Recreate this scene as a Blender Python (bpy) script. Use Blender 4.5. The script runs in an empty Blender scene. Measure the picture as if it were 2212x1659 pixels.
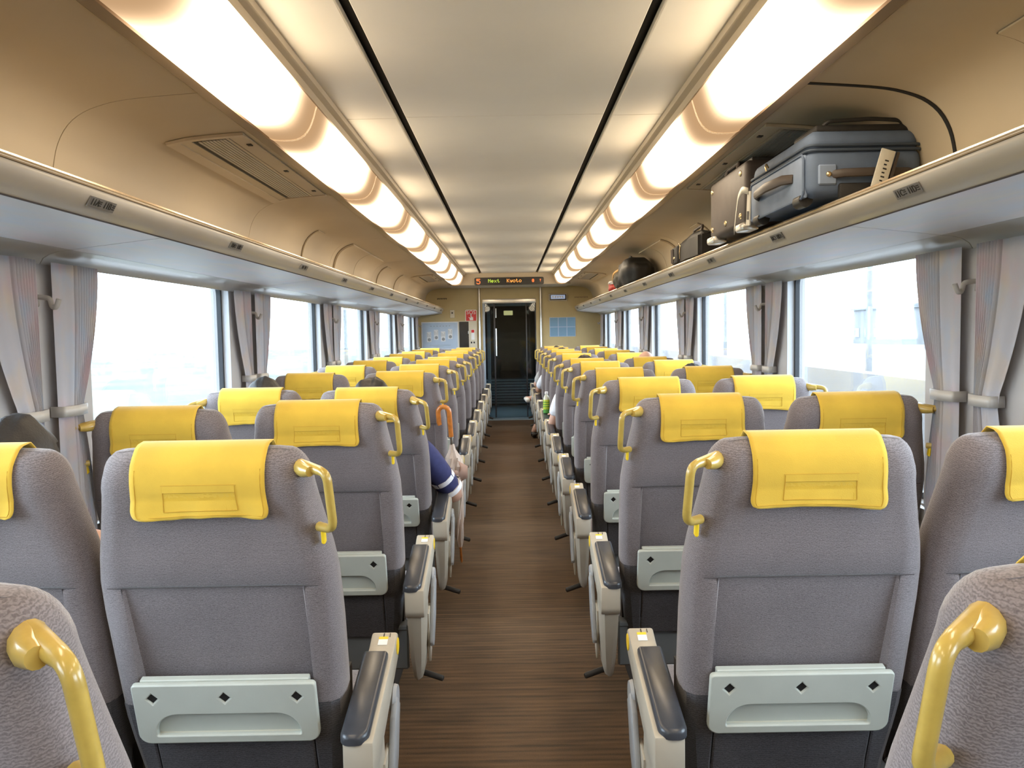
import bpy, bmesh, math, random
from mathutils import Vector, Matrix, Euler
random.seed(7)
C = bpy.context.scene.collection
SC = bpy.context.scene
R = math.radians
PI = math.pi

# ------------------------------------------------------------------ camera
W_PX, H_PX, F_PX = 2212.0, 1659.0, 1789.0
EYE = 1.31
cam = bpy.data.cameras.new('camera'); cam_ob = bpy.data.objects.new('camera', cam); C.objects.link(cam_ob)
cam.sensor_fit = 'HORIZONTAL'; cam.sensor_width = 36.0; cam.lens = 36.0 * F_PX / W_PX
cam.clip_start = 0.05; cam.clip_end = 600
M = Matrix.Rotation(-0.00133, 4, 'Z') @ Matrix.Rotation(PI / 2 - 0.06315, 4, 'X') @ Matrix.Rotation(-0.01707, 4, 'Z')
cam_ob.matrix_world = Matrix.Translation((0.0063, 0, EYE)) @ M
SC.camera = cam_ob

# ------------------------------------------------------------------ world, exposure
SKY = 11.0
world = bpy.data.worlds.new('overcast_sky'); SC.world = world; world.use_nodes = True
wn = world.node_tree; wn.nodes.clear()
wo = wn.nodes.new('ShaderNodeOutputWorld'); wb = wn.nodes.new('ShaderNodeBackground')
wb.inputs['Color'].default_value = (0.76, 0.87, 1.0, 1); wb.inputs['Strength'].default_value = SKY
wn.links.new(wb.outputs[0], wo.inputs[0])
SC.view_settings.view_transform = 'Standard'; SC.view_settings.look = 'None'
SC.view_settings.exposure = 0.55; SC.view_settings.gamma = 1.0; SC.view_settings.use_curve_mapping = False
SC.cycles.use_denoising = True
SC.cycles.max_bounces = 10; SC.cycles.diffuse_bounces = 6; SC.cycles.transparent_max_bounces = 12
SC.cycles.caustics_reflective = False; SC.cycles.caustics_refractive = False
SC.cycles.sample_clamp_indirect = 8.0
LAMP_MID, LAMP_END = 12.0, 0.40

# ------------------------------------------------------------------ materials
MATS = {}
def nodes(name):
    m = bpy.data.materials.new(name); m.use_nodes = True
    nt = m.node_tree; b = nt.nodes['Principled BSDF']
    MATS[name] = m
    return m, nt, b
def mat(name, col, rough=0.5, metal=0.0, var=0.0, scale=8.0, bump=0.0, bscale=200.0, sheen=0.0, coat=0.0, spec=0.5, emit=None, est=1.0):
    m, nt, b = nodes(name)
    b.inputs['Base Color'].default_value = (*col, 1); b.inputs['Roughness'].default_value = rough
    b.inputs['Metallic'].default_value = metal; b.inputs['Sheen Weight'].default_value = sheen
    b.inputs['Coat Weight'].default_value = coat; b.inputs['Specular IOR Level'].default_value = spec
    tc = nt.nodes.new('ShaderNodeTexCoord')
    if var:
        n = nt.nodes.new('ShaderNodeTexNoise'); n.inputs['Scale'].default_value = scale; n.inputs['Detail'].default_value = 4
        nt.links.new(tc.outputs['Object'], n.inputs['Vector'])
        r = nt.nodes.new('ShaderNodeValToRGB')
        r.color_ramp.elements[0].position = 0.3; r.color_ramp.elements[1].position = 0.7
        r.color_ramp.elements[0].color = tuple(max(0, c * (1 - var)) for c in col) + (1,)
        r.color_ramp.elements[1].color = tuple(min(1, c * (1 + var)) for c in col) + (1,)
        nt.links.new(n.outputs['Fac'], r.inputs[0]); nt.links.new(r.outputs[0], b.inputs['Base Color'])
    if bump:
        n2 = nt.nodes.new('ShaderNodeTexNoise'); n2.inputs['Scale'].default_value = bscale; n2.inputs['Detail'].default_value = 2
        nt.links.new(tc.outputs['Object'], n2.inputs['Vector'])
        bp = nt.nodes.new('ShaderNodeBump'); bp.inputs['Strength'].default_value = bump; bp.inputs['Distance'].default_value = 0.002
        nt.links.new(n2.outputs['Fac'], bp.inputs['Height']); nt.links.new(bp.outputs[0], b.inputs['Normal'])
    if emit:
        b.inputs['Emission Color'].default_value = (*emit, 1); b.inputs['Emission Strength'].default_value = est
    return m

def fabric(name, dark, light, ribs, sheen):
    m, nt, b = nodes(name)
    b.inputs['Roughness'].default_value = 0.9; b.inputs['Sheen Weight'].default_value = sheen
    b.inputs['Sheen Roughness'].default_value = 0.45; b.inputs['Specular IOR Level'].default_value = 0.15
    tc = nt.nodes.new('ShaderNodeTexCoord')
    w = nt.nodes.new('ShaderNodeTexWave'); w.bands_direction = 'Z'; w.inputs['Scale'].default_value = ribs
    w.inputs['Distortion'].default_value = 6; w.inputs['Detail'].default_value = 1; w.inputs['Detail Scale'].default_value = 2.5
    n = nt.nodes.new('ShaderNodeTexNoise'); n.inputs['Scale'].default_value = 420; n.inputs['Detail'].default_value = 2
    n3 = nt.nodes.new('ShaderNodeTexNoise'); n3.inputs['Scale'].default_value = 5; n3.inputs['Detail'].default_value = 3
    for q in (w, n, n3): nt.links.new(tc.outputs['Object'], q.inputs['Vector'])
    a = nt.nodes.new('ShaderNodeMath'); a.operation = 'MULTIPLY_ADD'; a.inputs[1].default_value = 0.3
    a2 = nt.nodes.new('ShaderNodeMath'); a2.operation = 'MULTIPLY_ADD'; a2.inputs[1].default_value = 0.55
    a3 = nt.nodes.new('ShaderNodeMath'); a3.operation = 'MULTIPLY_ADD'; a3.inputs[1].default_value = 0.35; a3.inputs[2].default_value = -0.1
    nt.links.new(n3.outputs['Fac'], a3.inputs[0]); nt.links.new(n.outputs['Fac'], a2.inputs[0]); nt.links.new(a3.outputs[0], a2.inputs[2])
    nt.links.new(w.outputs['Fac'], a.inputs[0]); nt.links.new(a2.outputs[0], a.inputs[2])
    r = nt.nodes.new('ShaderNodeValToRGB'); r.color_ramp.elements[0].position = 0.25; r.color_ramp.elements[1].position = 0.8
    r.color_ramp.elements[0].color = (*dark, 1); r.color_ramp.elements[1].color = (*light, 1)
    nt.links.new(a.outputs[0], r.inputs[0]); nt.links.new(r.outputs[0], b.inputs['Base Color'])
    bp = nt.nodes.new('ShaderNodeBump'); bp.inputs['Strength'].default_value = 0.35; bp.inputs['Distance'].default_value = 0.0015
    nt.links.new(a.outputs[0], bp.inputs['Height']); nt.links.new(bp.outputs[0], b.inputs['Normal'])
    return m

fabric('seat_fabric', (0.115, 0.098, 0.100), (0.255, 0.222, 0.226), 90, 0.35)
fabric('dark_fabric', (0.042, 0.040, 0.045), (0.100, 0.095, 0.103), 60, 0.2)
mat('head_cloth', (0.63, 0.41, 0.05), 0.85, var=0.10, scale=9, bump=0.25, bscale=700, sheen=0.2, spec=0.2)
mat('cloth_seam', (0.50, 0.29, 0.02), 0.85, var=0.05)
mat('cloth_patch', (0.60, 0.38, 0.043), 0.85, var=0.10, scale=14, bump=0.25, bscale=700, spec=0.2)
mat('grip_yellow', (0.46, 0.32, 0.07), 0.28, var=0.12, scale=40, coat=0.3)
mat('pocket_plastic', (0.46, 0.48, 0.43), 0.45, var=0.05, scale=10, bump=0.05, bscale=900)
mat('scoop_plastic', (0.52, 0.51, 0.42), 0.5, var=0.05, scale=10)
mat('beige_plastic', (0.43, 0.385, 0.31), 0.38, var=0.05, scale=12)
mat('grey_plastic', (0.33, 0.34, 0.35), 0.35, var=0.05, scale=12)
mat('skirt_plastic', (0.15, 0.165, 0.18), 0.4, var=0.06, scale=10)
mat('arm_pad', (0.040, 0.043, 0.052), 0.30, var=0.1, scale=30, bump=0.05, bscale=600)
mat('black_rubber', (0.012, 0.012, 0.013), 0.5, var=0.2, scale=30)
mat('dark_metal', (0.05, 0.05, 0.055), 0.4, metal=0.6, var=0.1)
mat('steel', (0.62, 0.60, 0.56), 0.3, metal=0.9, var=0.06, scale=20)
mat('dot_yellow', (0.85, 0.58, 0.02), 0.4, var=0.03)
mat('white_print', (0.8, 0.8, 0.8), 0.5, var=0.03)
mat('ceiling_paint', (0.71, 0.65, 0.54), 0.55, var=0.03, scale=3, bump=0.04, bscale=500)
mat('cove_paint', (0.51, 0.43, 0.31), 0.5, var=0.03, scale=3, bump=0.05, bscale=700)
mat('seam_black', (0.012, 0.011, 0.010), 0.6, var=0.2)
mat('seam_dark', (0.060, 0.052, 0.055), 0.8, var=0.1)
mat('seam_tan', (0.20, 0.15, 0.09), 0.6, var=0.1)
mat('housing', (0.50, 0.42, 0.31), 0.4, var=0.04, scale=5)
mat('trim_bronze', (0.24, 0.17, 0.11), 0.35, metal=0.3, var=0.05, scale=5)
mat('rack_fascia', (0.42, 0.40, 0.37), 0.32, var=0.03, scale=6, coat=0.15)
mat('rack_strip', (0.72, 0.58, 0.42), 0.22, metal=0.7, var=0.05, scale=12)
mat('wall_panel', (0.42, 0.40, 0.39), 0.5, var=0.04, scale=6, bump=0.05, bscale=600)
mat('jamb_white', (0.62, 0.64, 0.68), 0.4, var=0.03)
mat('end_wall', (0.50, 0.395, 0.20), 0.55, var=0.06, scale=4, bump=0.04, bscale=500)
mat('plate_grey', (0.23, 0.23, 0.235), 0.4, metal=0.4, var=0.08, scale=30)
mat('ink', (0.02, 0.02, 0.022), 0.6, var=0.1)
mat('cream_plastic', (0.62, 0.57, 0.45), 0.4, var=0.04)
mat('sign_red', (0.62, 0.02, 0.03), 0.35, var=0.05)
mat('poster_blue', (0.42, 0.52, 0.66), 0.3, var=0.06, scale=6)
mat('poster_white', (0.70, 0.70, 0.72), 0.4, var=0.05, scale=10)
mat('led_case', (0.018, 0.016, 0.015), 0.25, var=0.15)
mat('led_red', (0.3, 0.05, 0.02), 0.5, var=0.02, emit=(1.0, 0.16, 0.03), est=1.5)
mat('led_amber', (0.3, 0.1, 0.02), 0.5, var=0.02, emit=(1.0, 0.32, 0.05), est=1.5)
mat('led_green', (0.2, 0.3, 0.02), 0.5, var=0.02, emit=(0.55, 0.75, 0.06), est=0.9)
mat('hair_dark', (0.010, 0.0075, 0.0065), 0.55, var=0.3, scale=60, bump=0.5, bscale=220)
mat('hair_grey', (0.12, 0.11, 0.10), 0.5, var=0.3, scale=60, bump=0.5, bscale=220)
mat('skin', (0.56, 0.33, 0.24), 0.5, var=0.08, scale=12)
mat('eye', (0.03, 0.02, 0.02), 0.2, var=0.1)
mat('lip', (0.42, 0.17, 0.14), 0.45, var=0.05)
mat('navy_knit', (0.03, 0.035, 0.12), 0.85, var=0.12, scale=40, bump=0.3, bscale=400)
mat('white_knit', (0.74, 0.76, 0.82), 0.8, var=0.05, scale=30, bump=0.2, bscale=300)
mat('grey_knit', (0.38, 0.37, 0.35), 0.85, var=0.08, scale=30, bump=0.2, bscale=300)
mat('trouser_dark', (0.03, 0.032, 0.04), 0.85, var=0.15, scale=30)
mat('trouser_grey', (0.32, 0.31, 0.29), 0.85, var=0.1, scale=30)
mat('shoe_white', (0.75, 0.74, 0.70), 0.5, var=0.05)
mat('shoe_black', (0.015, 0.014, 0.014), 0.35, var=0.1)
mat('case_blue', (0.10, 0.14, 0.22), 0.75, var=0.10, scale=16, bump=0.3, bscale=900)
mat('case_blue_dark', (0.045, 0.065, 0.10), 0.7, var=0.1)
mat('case_blue_light', (0.20, 0.26, 0.38), 0.7, var=0.08, scale=16, bump=0.3, bscale=900)
mat('case_brown', (0.045, 0.034, 0.030), 0.6, var=0.15, scale=20, bump=0.25, bscale=800)
mat('bag_black', (0.013, 0.012, 0.012), 0.6, var=0.25, scale=20, bump=0.4, bscale=300)
mat('bag_olive', (0.026, 0.024, 0.018), 0.65, var=0.25, scale=20, bump=0.4, bscale=200)
mat('bag_red', (0.55, 0.05, 0.04), 0.5, var=0.12, scale=20)
mat('strap_tan', (0.45, 0.27, 0.10), 0.6, var=0.1)
mat('strap_dark', (0.055, 0.042, 0.036), 0.5, var=0.1)
mat('tag_white', (0.62, 0.60, 0.53), 0.5, var=0.06, scale=40)
mat('brass', (0.65, 0.50, 0.28), 0.25, metal=0.9, var=0.05)
mat('wood_orange', (0.50, 0.17, 0.03), 0.3, var=0.2, scale=40, coat=0.4)
mat('umbrella_cloth', (0.62, 0.51, 0.44), 0.7, var=0.06, scale=30)
mat('umbrella_pink', (0.55, 0.37, 0.30), 0.7, var=0.06, scale=30)
mat('bottle_label', (0.50, 0.62, 0.05), 0.4, var=0.2, scale=60)
mat('bottle_green', (0.09, 0.34, 0.06), 0.35, var=0.1, scale=60)
mat('bottle_clear', (0.62, 0.66, 0.58), 0.15, var=0.05)
mat('sill_metal', (0.27, 0.33, 0.36), 0.4, metal=0.3, var=0.1)
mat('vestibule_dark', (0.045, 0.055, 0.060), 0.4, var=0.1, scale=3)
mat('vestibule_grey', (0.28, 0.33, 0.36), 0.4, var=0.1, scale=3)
mat('door_blue_lit_louver', (0.36, 0.43, 0.52), 0.35, var=0.05, scale=4)
mat('vent_rib', (0.42, 0.40, 0.36), 0.4, metal=0.3, var=0.05, scale=30)
mat('gasket', (0.012, 0.014, 0.018), 0.5, var=0.1)
mat('grass_field', (0.072, 0.088, 0.070), 0.9, var=0.5, scale=0.15)
mat('concrete', (0.165, 0.155, 0.15), 0.9, var=0.12, scale=0.6)
mat('ballast_bounce', (0.38, 0.37, 0.37), 0.95, var=0.2, scale=3)
mat('pole_grey', (0.15, 0.155, 0.16), 0.7, var=0.1)
mat('house_wall', (0.17, 0.175, 0.18), 0.8, var=0.1, scale=0.4)
mat('house_wall_blue', (0.155, 0.17, 0.18), 0.8, var=0.1, scale=0.4)
mat('house_roof', (0.14, 0.15, 0.16), 0.7, var=0.15, scale=0.6)
mat('house_glass', (0.07, 0.10, 0.12), 0.15, var=0.1)
mat('foliage', (0.09, 0.115, 0.10), 0.9, var=0.3, scale=2.0)

def m_floor():
    m, nt, b = nodes('floor_carpet')
    tc = nt.nodes.new('ShaderNodeTexCoord'); mp = nt.nodes.new('ShaderNodeMapping'); mp.inputs['Scale'].default_value = (3.0, 34.0, 1)
    n = nt.nodes.new('ShaderNodeTexNoise'); n.inputs['Scale'].default_value = 1.0; n.inputs['Detail'].default_value = 5; n.inputs['Roughness'].default_value = 0.6
    n2 = nt.nodes.new('ShaderNodeTexNoise'); n2.inputs['Scale'].default_value = 260; n2.inputs['Detail'].default_value = 2
    w = nt.nodes.new('ShaderNodeTexWave'); w.bands_direction = 'Y'; w.inputs['Scale'].default_value = 10.5; w.inputs['Distortion'].default_value = 0.6
    nt.links.new(tc.outputs['Object'], mp.inputs[0]); nt.links.new(mp.outputs[0], n.inputs['Vector'])
    nt.links.new(tc.outputs['Object'], n2.inputs['Vector']); nt.links.new(tc.outputs['Object'], w.inputs['Vector'])
    a = nt.nodes.new('ShaderNodeMath'); a.operation = 'MULTIPLY_ADD'; a.inputs[1].default_value = 0.16
    a2 = nt.nodes.new('ShaderNodeMath'); a2.operation = 'MULTIPLY_ADD'; a2.inputs[1].default_value = 0.35; a2.inputs[2].default_value = -0.2
    a3 = nt.nodes.new('ShaderNodeMath'); a3.operation = 'ADD'
    nt.links.new(w.outputs['Fac'], a.inputs[0]); nt.links.new(n2.outputs['Fac'], a2.inputs[0])
    nt.links.new(a2.outputs[0], a.inputs[2]); nt.links.new(a.outputs[0], a3.inputs[0]); nt.links.new(n.outputs['Fac'], a3.inputs[1])
    r = nt.nodes.new('ShaderNodeValToRGB'); r.color_ramp.elements[0].position = 0.35; r.color_ramp.elements[1].position = 0.78
    r.color_ramp.elements[0].color = (0.034, 0.020, 0.011, 1); r.color_ramp.elements[1].color = (0.122, 0.070, 0.035, 1)
    nt.links.new(a3.outputs[0], r.inputs[0]); nt.links.new(r.outputs[0], b.inputs['Base Color'])
    b.inputs['Roughness'].default_value = 0.62; b.inputs['Specular IOR Level'].default_value = 0.35
    bp = nt.nodes.new('ShaderNodeBump'); bp.inputs['Strength'].default_value = 0.3; bp.inputs['Distance'].default_value = 0.002
    nt.links.new(a3.outputs[0], bp.inputs['Height']); nt.links.new(bp.outputs[0], b.inputs['Normal'])
m_floor()

def m_blotch(name, base, tints, scale, transl=0.0, stretch=(1, 1, 1), amt=0.5):
    m, nt, b = nodes(name)
    tc = nt.nodes.new('ShaderNodeTexCoord'); mp = nt.nodes.new('ShaderNodeMapping'); mp.inputs['Scale'].default_value = stretch
    nt.links.new(tc.outputs['Object'], mp.inputs[0])
    prev = None
    for i, t in enumerate(tints):
        n = nt.nodes.new('ShaderNodeTexNoise'); n.noise_dimensions = '4D'; n.inputs['W'].default_value = 3.7 * i
        n.inputs['Scale'].default_value = scale; n.inputs['Detail'].default_value = 3
        nt.links.new(mp.outputs[0], n.inputs['Vector'])
        r = nt.nodes.new('ShaderNodeValToRGB'); r.color_ramp.elements[0].position = 0.5; r.color_ramp.elements[1].position = 0.72
        r.color_ramp.elements[1].color = (amt, amt, amt, 1)
        nt.links.new(n.outputs['Fac'], r.inputs[0])
        mx = nt.nodes.new('ShaderNodeMix'); mx.data_type = 'RGBA'
        nt.links.new(r.outputs[0], mx.inputs[0])
        if prev is None: mx.inputs[6].default_value = (*base, 1)
        else: nt.links.new(prev, mx.inputs[6])
        mx.inputs[7].default_value = (*t, 1)
        prev = mx.outputs[2]
    nt.links.new(prev, b.inputs['Base Color']); b.inputs['Roughness'].default_value = 0.75; b.inputs['Specular IOR Level'].default_value = 0.2
    if transl:
        out = nt.nodes['Material Output']; tr = nt.nodes.new('ShaderNodeBsdfTranslucent'); ms = nt.nodes.new('ShaderNodeMixShader')
        nt.links.new(prev, tr.inputs[0]); ms.inputs[0].default_value = transl
        nt.links.new(b.outputs[0], ms.inputs[1]); nt.links.new(tr.outputs[0], ms.inputs[2]); nt.links.new(ms.outputs[0], out.inputs[0])
m_blotch('curtain_cloth', (0.46, 0.45, 0.48), [(0.38, 0.48, 0.62), (0.58, 0.42, 0.44), (0.56, 0.46, 0.34)], 9, transl=0.14, stretch=(1, 1, 0.7), amt=0.8)
m_blotch('rack_under', (0.58, 0.575, 0.60), [(0.50, 0.59, 0.72), (0.70, 0.58, 0.62), (0.68, 0.62, 0.52)], 7, stretch=(2.2, 0.55, 1), amt=0.55)
MATS['rack_under'].node_tree.nodes['Principled BSDF'].inputs['Roughness'].default_value = 0.45

def m_glass(name, tint, refl):
    m = bpy.data.materials.new(name); m.use_nodes = True; nt = m.node_tree; nt.nodes.clear(); MATS[name] = m
    o = nt.nodes.new('ShaderNodeOutputMaterial'); t = nt.nodes.new('ShaderNodeBsdfTransparent'); g = nt.nodes.new('ShaderNodeBsdfGlossy')
    t.inputs[0].default_value = (*tint, 1); g.inputs['Roughness'].default_value = 0.02
    lw = nt.nodes.new('ShaderNodeFresnel'); lw.inputs[0].default_value = 1.45
    mu = nt.nodes.new('ShaderNodeMath'); mu.operation = 'MULTIPLY'; mu.inputs[1].default_value = refl
    ms = nt.nodes.new('ShaderNodeMixShader')
    nt.links.new(lw.outputs[0], mu.inputs[0]); nt.links.new(mu.outputs[0], ms.inputs[0])
    nt.links.new(t.outputs[0], ms.inputs[1]); nt.links.new(g.outputs[0], ms.inputs[2]); nt.links.new(ms.outputs[0], o.inputs[0])
m_glass('window_glass', (0.93, 0.97, 0.98), 0.5)
m_glass('door_glass', (0.72, 0.78, 0.80), 1.0)

def m_lamp():
    m = bpy.data.materials.new('lamp_diffuser'); m.use_nodes = True; nt = m.node_tree; nt.nodes.clear(); MATS['lamp_diffuser'] = m
    o = nt.nodes.new('ShaderNodeOutputMaterial'); e = nt.nodes.new('ShaderNodeEmission')
    tc = nt.nodes.new('ShaderNodeTexCoord'); s = nt.nodes.new('ShaderNodeSeparateXYZ'); nt.links.new(tc.outputs['Generated'], s.inputs[0])
    # glow painted to dim and warm at both ends, imitating a shorter tube
    a = nt.nodes.new('ShaderNodeMath'); a.operation = 'SUBTRACT'; a.inputs[1].default_value = 0.5
    ab = nt.nodes.new('ShaderNodeMath'); ab.operation = 'ABSOLUTE'
    mr = nt.nodes.new('ShaderNodeMapRange'); mr.interpolation_type = 'SMOOTHSTEP'
    mr.inputs['From Min'].default_value = 0.5; mr.inputs['From Max'].default_value = 0.14; mr.inputs['To Min'].default_value = 0; mr.inputs['To Max'].default_value = 1
    nt.links.new(s.outputs['Y'], a.inputs[0]); nt.links.new(a.outputs[0], ab.inputs[0]); nt.links.new(ab.outputs[0], mr.inputs['Value'])
    mx = nt.nodes.new('ShaderNodeMix'); mx.data_type = 'RGBA'; mx.inputs[6].default_value = (1.0, 0.60, 0.30, 1); mx.inputs[7].default_value = (1.0, 0.82, 0.58, 1)
    nt.links.new(mr.outputs[0], mx.inputs[0]); nt.links.new(mx.outputs[2], e.inputs[0])
    st = nt.nodes.new('ShaderNodeMapRange'); st.inputs['To Min'].default_value = LAMP_END; st.inputs['To Max'].default_value = LAMP_MID
    sq = nt.nodes.new('ShaderNodeMath'); sq.operation = 'POWER'; sq.inputs[1].default_value = 2.6
    nt.links.new(mr.outputs[0], sq.inputs[0]); nt.links.new(sq.outputs[0], st.inputs['Value']); nt.links.new(st.outputs[0], e.inputs[1]); nt.links.new(e.outputs[0], o.inputs[0])
m_lamp()
mat('lamp_rib', (0.75, 0.62, 0.45), 0.4, var=0.03, emit=(1.0, 0.60, 0.30), est=0.35)
mat('vestibule_lamp', (0.6, 0.6, 0.3), 0.5, var=0.02, emit=(1.0, 0.85, 0.35), est=0.5)
mat('screen_blue', (0.2, 0.25, 0.35), 0.4, var=0.3, scale=60, emit=(0.45, 0.55, 0.8), est=0.35)

# ------------------------------------------------------------------ object helpers
def link(name, me, parent=None, m=None):
    o = bpy.data.objects.new(name, me); C.objects.link(o)
    if m is not None and me is not None:
        for q in ([m] if isinstance(m, str) else m): me.materials.append(MATS[q])
    if parent is not None: o.parent = parent
    return o
def tag(o, label=None, cat=None, group=None, kind=None):
    if label: o['label'] = label
    if cat: o['category'] = cat
    if group: o['group'] = group
    if kind: o['kind'] = kind
    return o
def empty(name, loc=(0, 0, 0), rz=0.0, parent=None):
    o = bpy.data.objects.new(name, None); C.objects.link(o); o.location = loc; o.rotation_euler = (0, 0, rz); o.empty_display_size = 0.05
    if parent is not None: o.parent = parent
    return o
def copy_tree(o, parent=None):
    c = o.copy(); C.objects.link(c)
    if parent is not None: c.parent = parent
    for ch in list(o.children): copy_tree(ch, c)
    return c

class MB:
    """collects primitives into ONE mesh"""
    def __init__(s): s.v = []; s.f = []; s.mi = []
    def add(s, vs, fs, mi=0, mx=None):
        k = len(s.v)
        s.v += [tuple(mx @ Vector(p)) if mx is not None else tuple(p) for p in vs]
        s.f += [tuple(i + k for i in f) for f in fs]; s.mi += [mi] * len(fs)
        return s
    def box(s, x0, x1, y0, y1, z0, z1, bev=0.0, seg=2, mi=0, mx=None):
        if bev <= 0:
            vs = [(x, y, z) for x in (x0, x1) for y in (y0, y1) for z in (z0, z1)]
            return s.add(vs, [(0, 1, 3, 2), (4, 6, 7, 5), (0, 4, 5, 1), (2, 3, 7, 6), (0, 2, 6, 4), (1, 5, 7, 3)], mi, mx)
        bm = bmesh.new(); bmesh.ops.create_cube(bm, size=1)
        for v in bm.verts:
            v.co = Vector(((x0 + x1) / 2 + v.co.x * (x1 - x0), (y0 + y1) / 2 + v.co.y * (y1 - y0), (z0 + z1) / 2 + v.co.z * (z1 - z0)))
        bmesh.ops.bevel(bm, geom=bm.edges[:], offset=bev, segments=seg, affect='EDGES', profile=0.5)
        return s.bm(bm, mi, mx)
    def bm(s, bm, mi=0, mx=None):
        bm.verts.index_update()
        s.add([v.co[:] for v in bm.verts], [[v.index for v in f.verts] for f in bm.faces], mi, mx); bm.free(); return s
    def tube(s, pts, rad, n=10, mi=0, mx=None, flat=1.0, cap=True):
        pts = [Vector(p) for p in pts]; N = len(pts)
        rad = rad if isinstance(rad, (list, tuple)) else [rad] * N
        vs, fs = [], []; up = None
        for i, p in enumerate(pts):
            t = (pts[min(i + 1, N - 1)] - pts[max(i - 1, 0)]).normalized()
            if up is None:
                up = Vector((0, 0, 1)) if abs(t.z) < 0.9 else Vector((0, 1, 0))
            a = (up - t * up.dot(t)).normalized(); b = t.cross(a); up = a
            for k in range(n):
                q = 2 * PI * k / n
                vs.append(p + (a * math.cos(q) + b * math.sin(q) * flat) * rad[i])
        for i in range(N - 1):
            for k in range(n):
                fs.append((i * n + k, i * n + (k + 1) % n, (i + 1) * n + (k + 1) % n, (i + 1) * n + k))
        if cap: fs += [tuple(range(n - 1, -1, -1)), tuple((N - 1) * n + k for k in range(n))]
        return s.add(vs, fs, mi, mx)
    def lathe(s, prof, n=20, mi=0, mx=None):
        vs, fs = [], []
        for (r, z) in prof:
            for k in range(n): vs.append((r * math.cos(2 * PI * k / n), r * math.sin(2 * PI * k / n), z))
        for i in range(len(prof) - 1):
            for k in range(n): fs.append((i * n + k, i * n + (k + 1) % n, (i + 1) * n + (k + 1) % n, (i + 1) * n + k))
        fs += [tuple(range(n - 1, -1, -1)), tuple((len(prof) - 1) * n + k for k in range(n))]
        return s.add(vs, fs, mi, mx)
    def prism(s, poly, axis, a, b, mi=0, mx=None, bev=0.0):
        """extrude polygon (list of 2d) along axis from a to b"""
        def P(p, t): return {'x': (t, p[0], p[1]), 'y': (p[0], t, p[1]), 'z': (p[0], p[1], t)}[axis]
        n = len(poly)
        vs = [P(p, a) for p in poly] + [P(p, b) for p in poly]
        fs = [tuple(range(n)), tuple(range(2 * n - 1, n - 1, -1))] + [(i, i + n, (i + 1) % n + n, (i + 1) % n) for i in range(n)]
        if bev <= 0: return s.add(vs, fs, mi, mx)
        bm = bmesh.new(); bv = [bm.verts.new(v) for v in vs]
        for f in fs: bm.faces.new([bv[i] for i in f])
        bmesh.ops.recalc_face_normals(bm, faces=bm.faces)
        bmesh.ops.bevel(bm, geom=bm.edges[:], offset=bev, segments=2, affect='EDGES', profile=0.5)
        return s.bm(bm, mi, mx)
    def sheet(s, prof, y0, y1, ny=1, mi=0, flip=False):
        """strip of (x,z) profile swept along y"""
        vs, fs = [], []; n = len(prof)
        for j in range(ny + 1):
            y = y0 + (y1 - y0) * j / ny
            vs += [(x, y, z) for x, z in prof]
        for j in range(ny):
            for i in range(n - 1):
                q = (j * n + i, j * n + i + 1, (j + 1) * n + i + 1, (j + 1) * n + i)
                fs.append(q[::-1] if flip else q)
        return s.add(vs, fs, mi)
    def solid_sheet(s, prof, y0, y1, th, mi=0):
        """(x,z) profile with thickness th along its normal, swept along y, closed"""
        n = len(prof); off = []
        for i in range(n):
            a = Vector(prof[max(i - 1, 0)]); b = Vector(prof[min(i + 1, n - 1)]); t = (b - a).normalized()
            off.append((prof[i][0] - t.y * th, prof[i][1] + t.x * th))
        return s.prism(list(prof) + off[::-1], 'y', y0, y1, mi)
    def build(s, name, m, parent=None, smooth=35):
        me = bpy.data.meshes.new(name); me.from_pydata(s.v, [], s.f); me.update()
        bm = bmesh.new(); bm.from_mesh(me); bmesh.ops.recalc_face_normals(bm, faces=bm.faces); bm.to_mesh(me); bm.free()
        ms = [m] if isinstance(m, str) else m
        o = link(name, me, parent, ms)
        if len(ms) > 1: me.polygons.foreach_set('material_index', s.mi)
        if smooth:
            me.polygons.foreach_set('use_smooth', [True] * len(me.polygons))
            try: me.set_sharp_from_angle(angle=R(smooth))
            except Exception: pass
        return o
def fillet_path(pts, r, n=5):
    out = [Vector(pts[0])]
    for i in range(1, len(pts) - 1):
        p = Vector(pts[i]); a = (Vector(pts[i - 1]) - p).normalized(); b = (Vector(pts[i + 1]) - p).normalized()
        p0, p1 = p + a * r, p + b * r
        for k in range(n + 1):
            t = k / n; out.append((1 - t) ** 2 * p0 + 2 * t * (1 - t) * p + t * t * p1)
    out.append(Vector(pts[-1])); return out
def rrect(x0, x1, y0, y1, r, n=5):
    out = []
    rr = r if isinstance(r, (tuple, list)) else (r,) * 4       # bl br tr tl
    for (cx, cy, a0, q) in ((x0, y0, 180, 0), (x1, y0, 270, 1), (x1, y1, 0, 2), (x0, y1, 90, 3)):
        k = max(rr[q], 1e-5); ccx = cx + (k if cx == x0 else -k); ccy = cy + (k if cy == y0 else -k)
        for i in range(n + 1):
            t = R(a0 + 90 * i / n); out.append((ccx + k * math.cos(t), ccy + k * math.sin(t)))
    return out
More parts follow.
